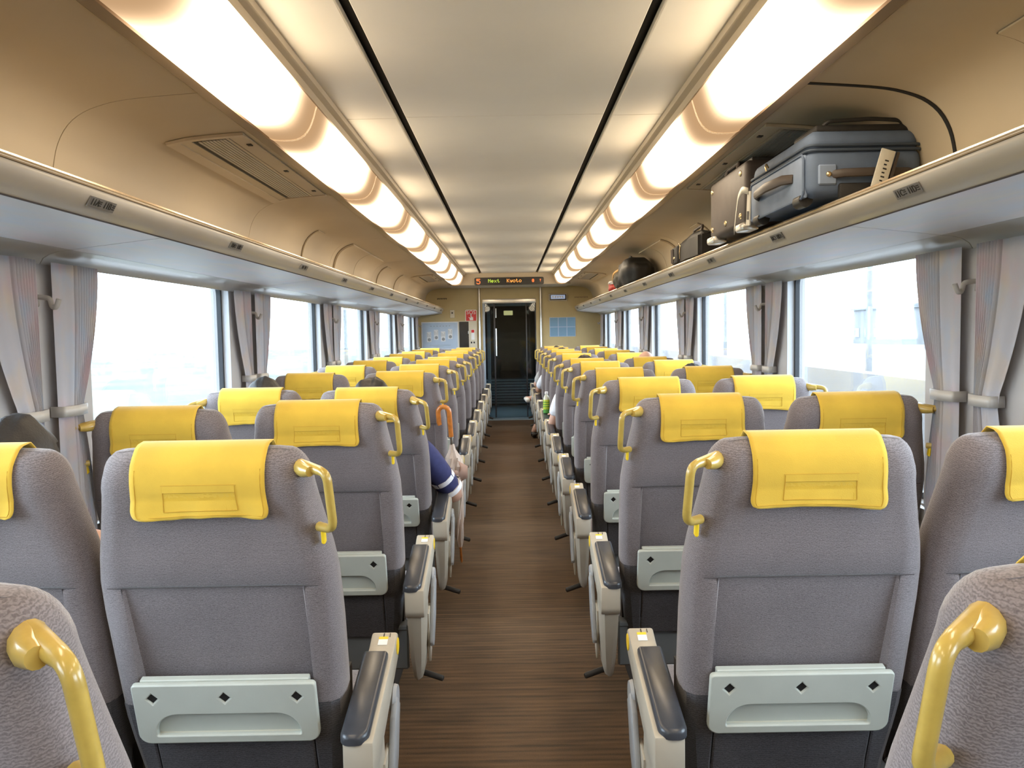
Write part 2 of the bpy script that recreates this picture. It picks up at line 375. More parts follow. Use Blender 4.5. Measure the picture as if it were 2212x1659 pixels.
def plate_mesh(loops, depth, bevel=0.0):
    """flat plate with holes (curve fill) in the xy plane, thickness depth, as mesh data"""
    cu = bpy.data.curves.new('tmp', 'CURVE'); cu.dimensions = '2D'; cu.fill_mode = 'BOTH'
    cu.extrude = max(depth / 2 - bevel, 0.0001); cu.bevel_depth = bevel; cu.bevel_resolution = 1
    for lp in loops:
        sp = cu.splines.new('POLY'); sp.points.add(len(lp) - 1); sp.use_cyclic_u = True
        for p, q in zip(sp.points, lp): p.co = (q[0], q[1], 0, 1)
    ob = bpy.data.objects.new('tmp', cu); C.objects.link(ob)
    dg = bpy.context.evaluated_depsgraph_get(); me = bpy.data.meshes.new_from_object(ob.evaluated_get(dg))
    bpy.data.objects.remove(ob); bpy.data.curves.remove(cu)
    me.materials.clear()
    return me
def text_ob(name, s, size, m, parent, mx, align='CENTER'):
    cu = bpy.data.curves.new('tmp', 'FONT'); cu.body = s; cu.size = size; cu.align_x = align; cu.align_y = 'CENTER'; cu.extrude = 0.0006; cu.resolution_u = 3
    ob = bpy.data.objects.new('tmp', cu); C.objects.link(ob)
    dg = bpy.context.evaluated_depsgraph_get(); me = bpy.data.meshes.new_from_object(ob.evaluated_get(dg))
    bpy.data.objects.remove(ob); bpy.data.curves.remove(cu); me.materials.clear()
    o = link(name, me, parent, m); o.matrix_local = mx
    return o
def skin_mesh(V, E, rad, root=0, sub=2):
    me = bpy.data.meshes.new('tmp'); me.from_pydata([tuple(v) for v in V], E, [])
    ob = bpy.data.objects.new('tmp', me); C.objects.link(ob)
    sk = ob.modifiers.new('s', 'SKIN'); sk.branch_smoothing = 0.4
    for i, r in enumerate(rad):
        d = me.skin_vertices[0].data[i]; d.radius = (r, r) if not isinstance(r, tuple) else r; d.use_root = (i == root)
    if sub:
        ss = ob.modifiers.new('u', 'SUBSURF'); ss.levels = sub; ss.render_levels = sub
    dg = bpy.context.evaluated_depsgraph_get(); out = bpy.data.meshes.new_from_object(ob.evaluated_get(dg))
    bpy.data.objects.remove(ob); bpy.data.meshes.remove(me)
    out.polygons.foreach_set('use_smooth', [True] * len(out.polygons)); out.materials.clear()
    return out

Y0, Y1 = -3.0, 12.4                     # back of the modelled length, end wall
PITCH = 0.97
PIER = [2.43 + 1.94 * k for k in range(-2, 6)]

# ================================================================== THE SETTING
MB().box(-1.46, 1.46, Y0, 12.22, -0.1, 0.0).build('floor', 'floor_carpet', smooth=0)['kind'] = 'structure'
o = MB().box(-0.62, 0.62, 12.22, 16.5, -0.1, 0.004).build('floor', 'sill_metal', smooth=0); tag(o, kind='structure')

# ceiling: an empty carrying centre panels, side panels, lamp housings and the curved coves above the racks
ceil = tag(empty('ceiling', (0, 0, 2.1)), kind='structure')
def cpart(mb, name, m, smooth=35):
    o = mb.build(name, m, None, smooth); o.parent = ceil; o.matrix_parent_inverse = Matrix.Translation((0, 0, -2.1)); return o
cuts = [Y0, -0.4, 3.2, 6.8, 10.4, 11.62]
for a, b in zip(cuts[:-1], cuts[1:]):
    cpart(MB().box(-0.376, 0.376, a + 0.0015, b - 0.0015, 2.128, 2.15, 0.002, 1), 'centre_panel', 'ceiling_paint')
    for s in (-1, 1):
        x0, x1 = sorted((s * 0.41, s * 0.602))
        cpart(MB().box(x0, x1, a + 0.0015, b - 0.0015, 2.124, 2.15, 0.002, 1), 'side_panel', 'ceiling_paint')
for s in (-1, 1):
    x0, x1 = sorted((s * 0.372, s * 0.414))
    cpart(MB().box(x0, x1, Y0, 11.62, 2.165, 2.18), 'slot_recess', 'seam_black', 0)
    # lamp housing: inner flange and outer bronze trim
    pr = [(s * 0.600, 2.126), (s * 0.604, 2.108), (s * 0.622, 2.100), (s * 0.624, 2.075)]
    cpart(MB().solid_sheet(pr, Y0, 11.62, 0.006 * s), 'inner_flange', 'housing')
    pr = [(s * 0.800, 1.992), (s * 0.804, 1.978), (s * 0.832, 1.972), (s * 0.838, 1.980)]
    cpart(MB().solid_sheet(pr, Y0, 11.62, 0.006 * s), 'outer_trim', 'trim_bronze')
    x0, x1 = sorted((s * 0.836, s * 0.846))
    cpart(MB().box(x0, x1, Y0, 12.4, 1.984, 1.995), 'shadow_gap', 'seam_black', 0)
COVE = [(0.844, 1.981), (0.95, 1.974), (1.04, 1.966), (1.10, 1.955), (1.16, 1.934), (1.205, 1.900), (1.235, 1.850), (1.250, 1.790), (1.257, 1.720), (1.260, 1.645)]
def smooth_profile(P, m=3):
    out = []; n = len(P); V2 = [Vector(p) for p in P]
    for i in range(n - 1):
        p0, p1, p2, p3 = V2[max(i - 1, 0)], V2[i], V2[i + 1], V2[min(i + 2, n - 1)]
        for k in range(m):
            t = k / m; out.append(tuple(.5 * (2 * p1 + (p2 - p0) * t + (2 * p0 - 5 * p1 + 4 * p2 - p3) * t * t + (3 * p1 - p0 - 3 * p2 + p3) * t ** 3)))
    return out + [tuple(P[-1])]
COVE = smooth_profile(COVE)
cj = [Y0, -1.2, 0.55, 2.33, 4.05, 5.85, 7.6, 9.35, 11.1, 12.4]
for s in (-1, 1):
    for a, b in zip(cj[:-1], cj[1:]):
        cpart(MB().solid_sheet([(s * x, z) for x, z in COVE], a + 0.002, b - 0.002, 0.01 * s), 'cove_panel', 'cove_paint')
        pr = [(s * (x + 0.004), z + 0.003) for x, z in COVE]
    for y in cj[1:-1]:
        dark = s > 0 and abs(y - 2.33) < 0.01
        w = 0.007 if dark else 0.003
        cpart(MB().solid_sheet([(s * (x - (0.003 if dark else -0.002)), z - (0.003 if dark else -0.002)) for x, z in COVE], y - w, y + w, 0.004 * s), 'cove_gasket', 'seam_black' if dark else 'seam_tan')
# header soffit the LED sign hangs on
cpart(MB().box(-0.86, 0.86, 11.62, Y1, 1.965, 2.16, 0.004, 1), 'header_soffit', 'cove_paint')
cpart(MB().box(-1.5, 1.5, Y0, Y1 + 0.2, 2.22, 2.26), 'roof_light_block', 'seam_black', 0)  # unseen roof boxes, added to stop daylight leaking through the ceiling gaps
for s in (-1, 1):
    x0, x1 = sorted((s * 1.28, s * 1.5))
    cpart(MB().box(x0, x1, Y0, Y1 + 0.2, 1.72, 2.24), 'roof_side_light_block', 'seam_black', 0)

# side walls with window openings
ZS, ZT = 0.72, 1.580
def opening(p): return (p + 0.27, p + 1.94 - 0.31)
for s, side in ((-1, 'left'), (1, 'right')):
    mb = MB(); x0, x1 = sorted((s * 1.362, s * 1.45))
    mb.box(x0, x1, Y0, Y1, -0.1, ZS)
    mb.box(x0, x1, Y0, Y1, ZT, 1.80)
    ys = [Y0] + [q for p in PIER[:-1] for q in opening(p)] + [Y1]
    for a, b in zip(ys[0::2], ys[1::2]): mb.box(x0, x1, a, b, ZS, ZT)
    tag(mb.build('wall_' + side, 'wall_panel', smooth=0), kind='structure')
    mb = MB(); xa, xb = sorted((s * 1.335, s * 1.365)); mb.box(xa, xb, Y0, Y1, ZS - 0.06, ZS - 0.005, 0.008)
    tag(mb.build('trim_%d' % (1 if s < 0 else 2), 'rack_fascia'), kind='structure')
    xa, xb = sorted((s * 1.345, s * 1.365))
    tag(MB().box(xa, xb, Y0, Y1, 0.0, 0.12, 0.006).build('baseboard_' + side, 'skirt_plastic'), kind='structure')
n = 0
for s in (-1, 1):
    for p in PIER[:-1]:
        n += 1; a, b = opening(p)
        w = tag(empty('window_%d' % n, (s * 1.41, (a + b) / 2, ZS)), kind='structure')
        L, Hh = (b - a) / 2, ZT - ZS
        me = plate_mesh([rrect(-L, L, 0, Hh, 0.05)], 0.006)
        mx = Matrix(((0, 0, 1, 0), (1, 0, 0, 0), (0, 1, 0, 0), (0, 0, 0, 1)))
        g = link('pane', me, w, 'window_glass'); g.matrix_local = mx
        me = plate_mesh([rrect(-L - .012, L + .012, -.012, Hh + .012, 0.004), rrect(-L + .022, L - .022, .022, Hh - .022, 0.05)], 0.02)
        g = link('gasket', me, w, 'gasket'); g.matrix_local = Matrix.Translation((-s * .004, 0, 0)) @ mx
        mb = MB()
        for yy in (-1, 1):
            q0, q1 = sorted((yy * (L + 0.0005), yy * (L - 0.004)))
            xa, xb = sorted((-s * 0.047, -s * 0.012)); mb.box(xa, xb, q0, q1, 0.001, Hh - 0.001)
        g = mb.build('jamb_lining', 'jamb_white', w, 0)

# end wall, with a doorway
ew = MB()
for x0, x1, z0, z1 in ((-1.46, -0.40, 0, 2.2), (0.40, 1.46, 0, 2.2), (-0.40, 0.40, 1.80, 2.2)):
    ew.box(x0, x1, Y1, Y1 + 0.1, z0, z1)
tag(ew.build('wall_front', 'end_wall', smooth=0), kind='structure')
tag(MB().box(-1.46, 1.46, Y0 - 0.1, Y0, -0.1, 2.25).build('wall_back', 'cove_paint', smooth=0), kind='structure')
i = 2
for x in (-0.445, 0.470):
    i += 1
    tag(MB().tube([(x, Y1 - 0.02, 0), (x, Y1 - 0.02, 1.966)], 0.016, 12).build('trim_%d' % i, 'steel'), kind='structure')
# sliding glass door and what lies beyond
d1 = tag(empty('door_1', (0, Y1 + 0.05, 0)), kind='structure')
MB().box(-0.40, 0.40, -0.055, 0.04, 1.735, 1.80, 0.004).build('header', 'steel', d1)
MB().box(-0.40, -0.365, -0.05, 0.04, 0, 1.735, 0.004).build('door_post', 'door_blue_lit_louver', d1)
MB().box(0.385, 0.40, -0.05, 0.04, 0, 1.735, 0.004).build('door_post', 'dark_metal', d1)
MB().box(-0.365, 0.385, -0.004, 0.004, 0.02, 1.735).build('pane', 'door_glass', d1, 0)
MB().box(-0.235, -0.212, -0.014, 0.014, 0.02, 1.735, 0.003).build('door_stile', 'dark_metal', d1)
MB().box(0.245, 0.262, -0.014, 0.014, 0.02, 1.735, 0.003).build('door_stile', 'dark_metal', d1)
h = MB(); h.tube([(-0.20, -0.045, 0.95), (-0.20, -0.045, 1.36)], 0.009, 8); h.tube([(-0.20, -0.045, 1.52), (-0.20, -0.045, 1.66)], 0.009, 8)
for z in (0.97, 1.34, 1.54, 1.64): h.tube([(-0.20, -0.045, z), (-0.20, 0, z)], 0.006, 6)
h.build('door_handle', 'steel', d1)
for q, nm in ((-1, 'left'), (1, 'right')):
    a, b = sorted((q * .62, q * .75)); mb = MB()
    mb.box(a, b, 12.5, 13.1, -.1, 2.2); mb.box(a, b, 13.7, 16.5, -.1, 2.2); mb.box(a, b, 13.1, 13.7, -.1, .75); mb.box(a, b, 13.1, 13.7, 1.6, 2.2)
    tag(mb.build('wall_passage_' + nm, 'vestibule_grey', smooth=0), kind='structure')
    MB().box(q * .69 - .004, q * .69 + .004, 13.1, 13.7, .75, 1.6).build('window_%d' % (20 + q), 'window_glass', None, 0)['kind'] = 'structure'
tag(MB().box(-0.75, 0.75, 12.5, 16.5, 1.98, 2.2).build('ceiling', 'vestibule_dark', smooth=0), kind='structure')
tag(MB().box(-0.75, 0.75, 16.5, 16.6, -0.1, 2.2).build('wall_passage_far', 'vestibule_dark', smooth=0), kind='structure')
d2 = tag(empty('door_2', (0, 14.7, 0)), kind='structure')
MB().box(-0.60, 0.60, 0, 0.05, 1.76, 1.97).build('header', 'vestibule_grey', d2, 0)
for k in range(9):
    z = 0.03 + k * 0.05
    MB().prism([(0.0, z), (-0.03, z + 0.008), (0.0, z + 0.038)], 'x', -0.34, 0.56).build('louver', 'vestibule_grey', d2, 0)
    MB().prism([(-0.01, z), (-0.035, z + 0.008), (-0.01, z + 0.038)], 'x', -0.60, -0.36).build('louver', 'door_blue_lit_louver', d2, 0)  # paler colour stands in for window light on the left louvers
MB().box(-0.60, 0.60, 0.001, 0.03, 0, 0.49).build('kick_panel', 'vestibule_dark', d2, 0)
MB().box(-0.40, -0.34, -0.02, 0.03, 0, 1.76, 0.01).build('door_post', 'vestibule_grey', d2)
MB().box(0.34, 0.37, -0.02, 0.03, 0.49, 1.76, 0.01).build('door_post', 'dark_metal', d2)
g = link('pane', plate_mesh([rrect(-0.34, 0.34, 0.49, 1.76, 0.06)], 0.006), d2, 'door_glass'); g.rotation_euler = (PI / 2, 0, 0)
o = MB().box(-0.10, 0.06, 14.66, 14.7, 1.60, 1.68, 0.01).build('passage_lamp', 'vestibule_lamp'); tag(o, 'dim yellow lamp seen through the glass end door', 'lamp')
# the far side of the passage carries pale window frames seen through the glass
for k, (x, z) in enumerate(((-0.22, 1.30), (-0.10, 1.30), (-0.22, 1.44), (-0.10, 1.44))): pass

# ================================================================== CEILING LAMPS
ORD = ['nearest', 'second', 'third', 'fourth', 'fifth', 'sixth', 'seventh', 'eighth', 'ninth', 'tenth', 'eleventh', 'twelfth']
seps = [2.84 + 1.25 * k for k in range(-4, 8)]
seps = [Y0 + 0.2 if y < Y0 + .2 else y for y in seps]
LENS = smooth_profile([(0.798, 1.990), (0.790, 1.974), (0.772, 1.968), (0.735, 1.966), (0.702, 1.969), (0.676, 1.982), (0.656, 2.008), (0.642, 2.042), (0.632, 2.076), (0.626, 2.085)], 2)
for s in (-1, 1):
    rk = 0
    for a, b in zip(seps[:-1], seps[1:]):
        mb = MB().sheet([(s * x, z) for x, z in LENS], a + 0.008, b - 0.008, 8)
        o = mb.build('ceiling_light', 'lamp_diffuser')
        rib = MB().solid_sheet([(s * x, z - 0.002) for x, z in LENS], b - 0.008, b + 0.008, -0.004 * s).build('joint_rib', 'lamp_rib')
        rib.parent = o
        if b > 1.0:
            tag(o, 'warm white curved ceiling light panel above the %s luggage rack, %s from camera' % ('empty' if s < 0 else 'loaded', ORD[rk]), 'ceiling light', 'ceiling light panels above the %s rack' % ('empty' if s < 0 else 'loaded')); rk += 1
        else:
            tag(o, 'ceiling light panel %s behind the camera, %s rack side' % ('overhead and just' if a > -1.5 else 'rearmost and farther', 'empty' if s < 0 else 'loaded'), 'ceiling light', 'ceiling light panels behind the camera')

# ================================================================== LUGGAGE RACKS
def row_y(k): return 1.61 + PITCH * k           # handle position of the row k (0 = row eleven)
for s, nm in ((-1, 'empty'), (1, 'loaded')):
    rk = tag(empty('luggage_rack', (s * 1.36, 4.5, 1.6)), ('long pale luggage rack with nothing on it' if s < 0 else 'long pale luggage rack carrying suitcases and bags') + ', above the windows', 'luggage rack')
    inv = Matrix.Translation((-s * 1.36, -4.5, -1.6))
    def rp(mb, name, m, smooth=35):
        o = mb.build(name, m, None, smooth); o.parent = rk; o.matrix_parent_inverse = inv; return o
    YE = 12.12
    fas = [(0.957, 1.668), (0.9545, 1.659), (0.956, 1.648), (0.960, 1.636), (0.967, 1.624), (0.978, 1.612), (0.997, 1.601)]
    rp(MB().solid_sheet([(s * x, z) for x, z in fas], Y0, YE, 0.012 * s), 'fascia', 'rack_fascia')
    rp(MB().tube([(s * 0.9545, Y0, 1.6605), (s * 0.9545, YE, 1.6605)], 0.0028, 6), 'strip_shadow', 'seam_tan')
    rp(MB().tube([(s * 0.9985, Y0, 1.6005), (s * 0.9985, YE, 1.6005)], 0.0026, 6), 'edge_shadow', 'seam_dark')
    rp(MB().tube([(s * 0.961, Y0, 1.669), (s * 0.961, YE, 1.669)], 0.0065, 8), 'edge_strip', 'rack_strip')
    rp(MB().prism([(s * x, z) for x, z in fas] + [(s * 1.26, 1.61), (s * 1.26, 1.66)], 'y', YE, YE + 0.012), 'end_cap', 'rack_fascia')
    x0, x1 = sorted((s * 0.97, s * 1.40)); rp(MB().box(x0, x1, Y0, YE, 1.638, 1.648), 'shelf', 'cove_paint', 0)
    pj = [Y0] + PIER[1:] + [Y1]
    for a, b in zip(pj[:-1], pj[1:]):
        u = [(0.999, 1.5985), (1.10, 1.588), (1.20, 1.577), (1.265, 1.569)]
        rp(MB().solid_sheet([(s * x, z) for x, z in u], a + 0.0025, b - 0.0025, 0.01 * s), 'underside_panel', 'rack_under')
        u = [(1.267, 1.569), (1.30, 1.566), (1.328, 1.558), (1.348, 1.546), (1.358, 1.530), (1.364, 1.530)]
        rp(MB().solid_sheet([(s * x, z) for x, z in u], a + 0.0025, b - 0.0025, 0.008 * s), 'cornice_panel', 'rack_fascia')
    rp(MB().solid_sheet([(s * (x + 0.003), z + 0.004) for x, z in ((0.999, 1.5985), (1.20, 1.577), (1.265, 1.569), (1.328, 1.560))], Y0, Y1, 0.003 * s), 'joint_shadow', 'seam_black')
    for k in range(11):
        y = 2.0 + PITCH * k
        pl = link('seat_number_plate', plate_mesh([rrect(-0.062, 0.062, -0.013, 0.013, 0.002)], 0.003), rk, 'plate_grey')
        # plate lies on the fascia, facing aisle and down
        nx = Vector((-s * 0.87, 0, -0.49)).normalized(); ux = Vector((0, -s, 0)); uy = nx.cross(ux)
        c = Vector((s * 0.9635, y, 1.630)) + nx * 0.0025
        mx = Matrix((( ux.x, uy.x, nx.x, c.x), (ux.y, uy.y, nx.y, c.y), (ux.z, uy.z, nx.z, c.z), (0, 0, 0, 1)))
        pl.matrix_local = Matrix.Translation((-s * 1.36, -4.5, -1.6)) @ mx
        no = 11 - k
        t = ('%dA   %dB' if s < 0 else '%dC   %dD') % (no, no)
        text_ob('lettering', t, 0.024, 'ink', pl, Matrix.Translation((-0.006, 0, 0.0022)))
        mb = MB()
        for q in (-0.012, 0.052):
            for z in (-0.0045, 0.001, 0.0055): mb.box(q - 0.005, q + 0.007, z - 0.0013, z + 0.0013, 0.0015, 0.0024)
        if k < 5: mb.build('small_print', 'ink', pl, 0)

# ================================================================== VENTS AND HATCHES ON THE COVES
def cove_at(x):
    for (xa, za), (xb, zb) in zip(COVE[:-1], COVE[1:]):
        if xa <= x <= xb: return za + (zb - za) * (x - xa) / (xb - xa)
def vent(s, ya, yb, label):
    v = tag(empty('air_vent', (s * 0.96, (ya + yb) / 2, 1.97)), label, 'air vent', 'air vents in the coves')
    inv = Matrix.Translation((-s * 0.96, -(ya + yb) / 2, -1.97))
    def vp(mb, name, m, sm=35):
        o = mb.build(name, m, None, sm); o.parent = v; o.matrix_parent_inverse = inv; return o
    def strip(xa, xb, y0, y1, th, m, name, dz=0.0):
        n = 4; pr = [(s * (xa + (xb - xa) * i / n), cove_at(xa + (xb - xa) * i / n) - 0.001 + dz) for i in range(n + 1)]
        return vp(MB().solid_sheet(pr, y0, y1, -th * s), name, m)
    strip(1.080, 1.116, ya, yb, 0.010, 'trim_bronze' if False else 'housing', 'frame_side')
    strip(1.045, 1.079, ya + .02, yb, 0.006, 'cove_paint', 'frame_side')
    strip(1.031, 1.044, ya + .04, yb - .03, 0.003, 'seam_black', 'intake_slot')
    strip(0.86, 1.116, ya - .012, ya + .012, 0.010, 'housing', 'frame_end')
    strip(0.86, 1.116, yb - .012, yb + .012, 0.008, 'housing', 'frame_end')
    for j in range(8):
        xa = 0.935 + j * 0.0118
        strip(xa, xa + 0.0092, ya + .04, yb - .03, 0.007, 'vent_rib', 'slat')
    strip(0.922, 0.932, ya + .03, yb - .02, 0.006, 'housing', 'frame_side')
    strip(0.862, 0.919, ya + .014, yb - .014, 0.005, 'cove_paint', 'cover_plate')
    for y in (ya + .14, (ya + yb) / 2, yb - .14):
        vp(MB().box(s * .885 - .008, s * .885 + .008, y - .012, y + .012, cove_at(.885) - .009, cove_at(.885) - .004), 'latch', 'seam_black', 0)
vent(-1, 2.78, 4.0, 'long ribbed air vent in the cove above the empty rack, nearest the camera')
vent(1, 2.78, 4.0, 'long ribbed air vent in the cove behind the blue suitcase')
vent(-1, 9.55, 10.7, 'ribbed air vent in the cove above the empty rack, near the end wall')
vent(1, 9.55, 10.7, 'ribbed air vent in the cove past the backpack, near the end wall')
def hatch(s, ya, yb, xa, xb, label, th=0.006, pieces=1):
    pts = [p for p in COVE if xa < p[0] < xb]
    pr = [(xa, cove_at(xa))] + pts + [(xb, cove_at(xb))]
    pr2 = [(s * (x - 0.002), z - 0.002) for x, z in pr]
    hroot = tag(empty('access_panel', (s * 1.15, (ya + yb) / 2, 1.9)), label, 'access panel', 'access panels in the coves')
    inv = Matrix.Translation((-s * 1.15, -(ya + yb) / 2, -1.9))
    n = pieces
    for i in range(n):
        a = ya + (yb - ya) * i / n; b = ya + (yb - ya) * (i + 1) / n
        o = MB().solid_sheet(pr2, a + .006, b - .006, -th * s).build('panel', 'cove_paint'); o.parent = hroot; o.matrix_parent_inverse = inv
    o = MB().solid_sheet([(s * (x - 0.001), z - 0.001) for x, z in pr], ya - .004, yb + .004, -0.002 * s).build('panel_seam', 'seam_tan'); o.parent = hroot; o.matrix_parent_inverse = inv
hatch(-1, 5.05, 5.22, 1.14, 1.2595, 'narrow curved access panel in the cove above the empty rack, nearest of its row')
hatch(-1, 5.95, 7.35, 1.10, 1.2595, 'wide two leaf curved access panel in the cove above the empty rack', 0.012, 2)
hatch(-1, 7.85, 8.1, 1.14, 1.2595, 'narrow curved access panel in the cove beyond the two leaf one, empty rack side')
hatch(-1, 9.0, 9.2, 1.14, 1.2595, 'narrow curved access panel nearest the far vent, empty rack side')
hatch(1, 0.9, 1.88, 1.10, 1.2595, 'curved access panel at the edge of view above the loaded rack', 0.005)
hatch(1, 5.0, 5.22, 1.14, 1.2595, 'narrow curved access panel in the cove behind the black laptop bag')
hatch(1, 6.0, 7.0, 1.10, 1.2595, 'wide curved access panel in the cove behind the black backpack', 0.010, 2)

# ================================================================== SEATS
ST = 0.633                                    # height of the shoulder line along the back
def bt(s):                                    # 0..1 rounding parameter near the top
    return max(0.0, min(1.0, (s - (ST - .075)) / 0.075))
def half_w(s):
    k = [(-0.03, .236), (0.1, .240), (0.3, .243), (0.37, .241), (0.44, .231), (0.50, .217), (ST - .075, .207)]
    if s >= ST - .075:
        t = bt(s); return 0.207 - 0.040 * (1 - math.sqrt(max(0, 1 - t * t)))
    for (a, x), (b, y) in zip(k[:-1], k[1:]):
        if s <= b: return x + (y - x) * (s - a) / (b - a)
def y_back(s):
    t = bt(s); return 0.042 * (1 - math.sqrt(max(0, 1 - t * t)))
def y_front(s):
    t = bt(s); return (0.115 if s > .25 else 0.125) - 0.040 * (1 - math.sqrt(max(0, 1 - t * t)))
PX, PS0, PS1 = 0.183, 0.005, 0.358             # recessed panel: half width, bottom, top
def recess(s):
    return 0.0 if s > PS1 else 0.006 + 0.024 * min(1, (PS1 - s) / 0.26)
def backrest_mesh():
    lev = [0.068, 0.075, 0.12, 0.18, 0.24, 0.30, 0.346, 0.352, 0.3575, 0.3585, 0.366, 0.42, 0.48, 0.53] + [ST + d for d in (-.090, -.075, -.06, -.045, -.03, -.019, -.010, -.004, -.0005)]
    rings = []
    for s in lev:
        w, yb, yf = half_w(s), y_back(s), y_front(s); d = yf - yb
        in_p = PS0 < s <= 0.3575
        r = recess(s) if in_p else (0.004 if 0.3575 < s < 0.36 else 0.0)
        e = 0.0035 * math.exp(-((s - 0.358) / 0.005) ** 2)                     # seam pull
        px = min(PX, w - .052)
        half = [(0, yb + r), (0.10, yb + r), (px - .004, yb + r), (px, yb + e + (0.0 if not in_p else 0.0008)), (px + .006, yb + e), (min(w - .040, .196), yb + .001 + e), (w - .024, yb + .006), (w - .010, yb + .018), (w, yb + d * .42), (w, yb + d * .68), (w - .012, yb + d * .9), (w - .04, yf)]
        full = half + [(0, yf)] + [(-x, y) for x, y in half[:0:-1]]
        rings.append([(x if abs(x) <= w else math.copysign(w, x), y, s) for x, y in full])
    n = len(rings[0]); vs = [p for rg in rings for p in rg]; fs = []
    for i in range(len(rings) - 1):
        for k in range(n): fs.append((i * n + k, i * n + (k + 1) % n, (i + 1) * n + (k + 1) % n, (i + 1) * n + k))
    # domed cap
    base = rings[-1]; cx = (0, sum(p[1] for p in base) / n)
    last = (len(rings) - 1) * n
    for q, dz in ((0.8, 0.0035), (0.45, 0.006)):
        k0 = len(vs); vs += [(p[0] * q, cx[1] + (p[1] - cx[1]) * q, ST - .0005 + dz) for p in base]
        for k in range(n): fs.append((last + k, last + (k + 1) % n, k0 + (k + 1) % n, k0 + k))
        last = k0
    fs.append(tuple(last + k for k in range(n))); fs.append(tuple(range(n - 1, -1, -1)))
    return MB().add(vs, fs)
class Cloth:
    """drape over the back: front hem, over the top, down to the rear hem; also carries pocket and tape patches"""
    def __init__(c, seed):
        rnd = random.Random(seed)
        c.ph = rnd.uniform(0, 6); c.am = rnd.uniform(0.0008, 0.0022); c.tw = rnd.uniform(-.005, .005); c.tl = ST - .112 + rnd.uniform(-.004, .004); c.tilt = rnd.uniform(-.004, .004)
        p = [(y_front(ST + d) + .004, ST + d) for d in (-.115, -.075, -.045, -.025, -.010)]
        p += [(0.085, ST + .0085), (0.060, ST + .0115), (0.045, ST + .009)]
        p += [(y_back(ST + d) - .0040, ST + d) for d in (-.003, -.013, -.027, -.045, -.062, -.078)]
        z0 = ST - .078
        p += [(-0.0045 - 0.0012 * k, z0 - (z0 - c.tl) * k / 5) for k in range(1, 6)]
        c.p = p
    def point(c, u, f, off=0.0):                 # f = fractional index on the path
        N = len(c.p); i = min(int(f), N - 2); q = f - i
        y = c.p[i][0] * (1 - q) + c.p[i + 1][0] * q; s = c.p[i][1] * (1 - q) + c.p[i + 1][1] * q
        t = max(0, (f - 12) / (N - 13)); wd = 0.130 + 0.006 * t; ins = 0.0
        if f >= N - 4: e = (f - (N - 4)) / 3; ins = 0.017 * (1 - math.sqrt(max(0, 1 - e * e)))
        if f < 3: ins = 0.01 * (3 - f) / 3
        x = u * (wd - ins) + c.tw * t
        rip = c.am * t * (math.sin(u * 7 + c.ph) + .6 * math.sin(u * 15 + c.ph * 2)) + .003 * t * abs(u) ** 6
        return (x, y - (rip + c.am * 1.6 * t) - off, s + (0.0025 * t * math.sin(u * 3.1 + c.ph) + c.tilt * u * t if f > 12 else 0))
    def grid(c, u0, u1, f0, f1, nu, nf, off=0.0):
        vs = [c.point(u0 + (u1 - u0) * j / nu, f0 + (f1 - f0) * i / nf, off) for i in range(nf + 1) for j in range(nu + 1)]
        n1 = nu + 1
        return MB().add(vs, [(i * n1 + j, i * n1 + j + 1, (i + 1) * n1 + j + 1, (i + 1) * n1 + j) for i in range(nf) for j in range(nu)])
def cloth_mesh(seed): return Cloth(seed).grid(-1, 1, 0, 18, 28, 36)
def cloth_pocket(seed, kind):
    c = Cloth(seed)
    if kind == 'pocket': return c.grid(-.52, .55, 11.3, 15.9, 14, 10, .0018)
    if kind == 'band': return c.grid(-.52, .55, 11.2, 12.0, 14, 3, .0030)
    if kind == 'seam':
        mb = MB()
        for pts in ([(-.52, 11.3), (-.52, 15.9)], [(.55, 11.3), (.55, 15.9)], [(-.52, 15.9), (.55, 15.9)], [(-.52, 12.0), (.55, 12.0)], [(-.54, 11.18), (.57, 11.18)], [(-.93, 17.2), (.93, 17.2)], [(-.93, 9.5), (-.93, 17.2)], [(.93, 9.5), (.93, 17.2)]):
            (u0, f0), (u1, f1) = pts; mb.tube([c.point(u0 + (u1 - u0) * i / 8, f0 + (f1 - f0) * i / 8, .0022) for i in range(9)], .0009, 4)
        return mb
    if kind == 'tape_a': return c.grid(-.80, -.44, 8.7, 11.1, 6, 6, .0012)
    if kind == 'tape_b': return c.grid(.38, .74, 8.7, 11.1, 6, 6, .0012)
    if kind == 'tab': return c.grid(-.14, .12, 15.9, 17.6, 5, 4, .0014)
CM = {'cloth': 'head_cloth', 'pocket': 'cloth_patch', 'band': 'head_cloth', 'seam': 'cloth_seam'}
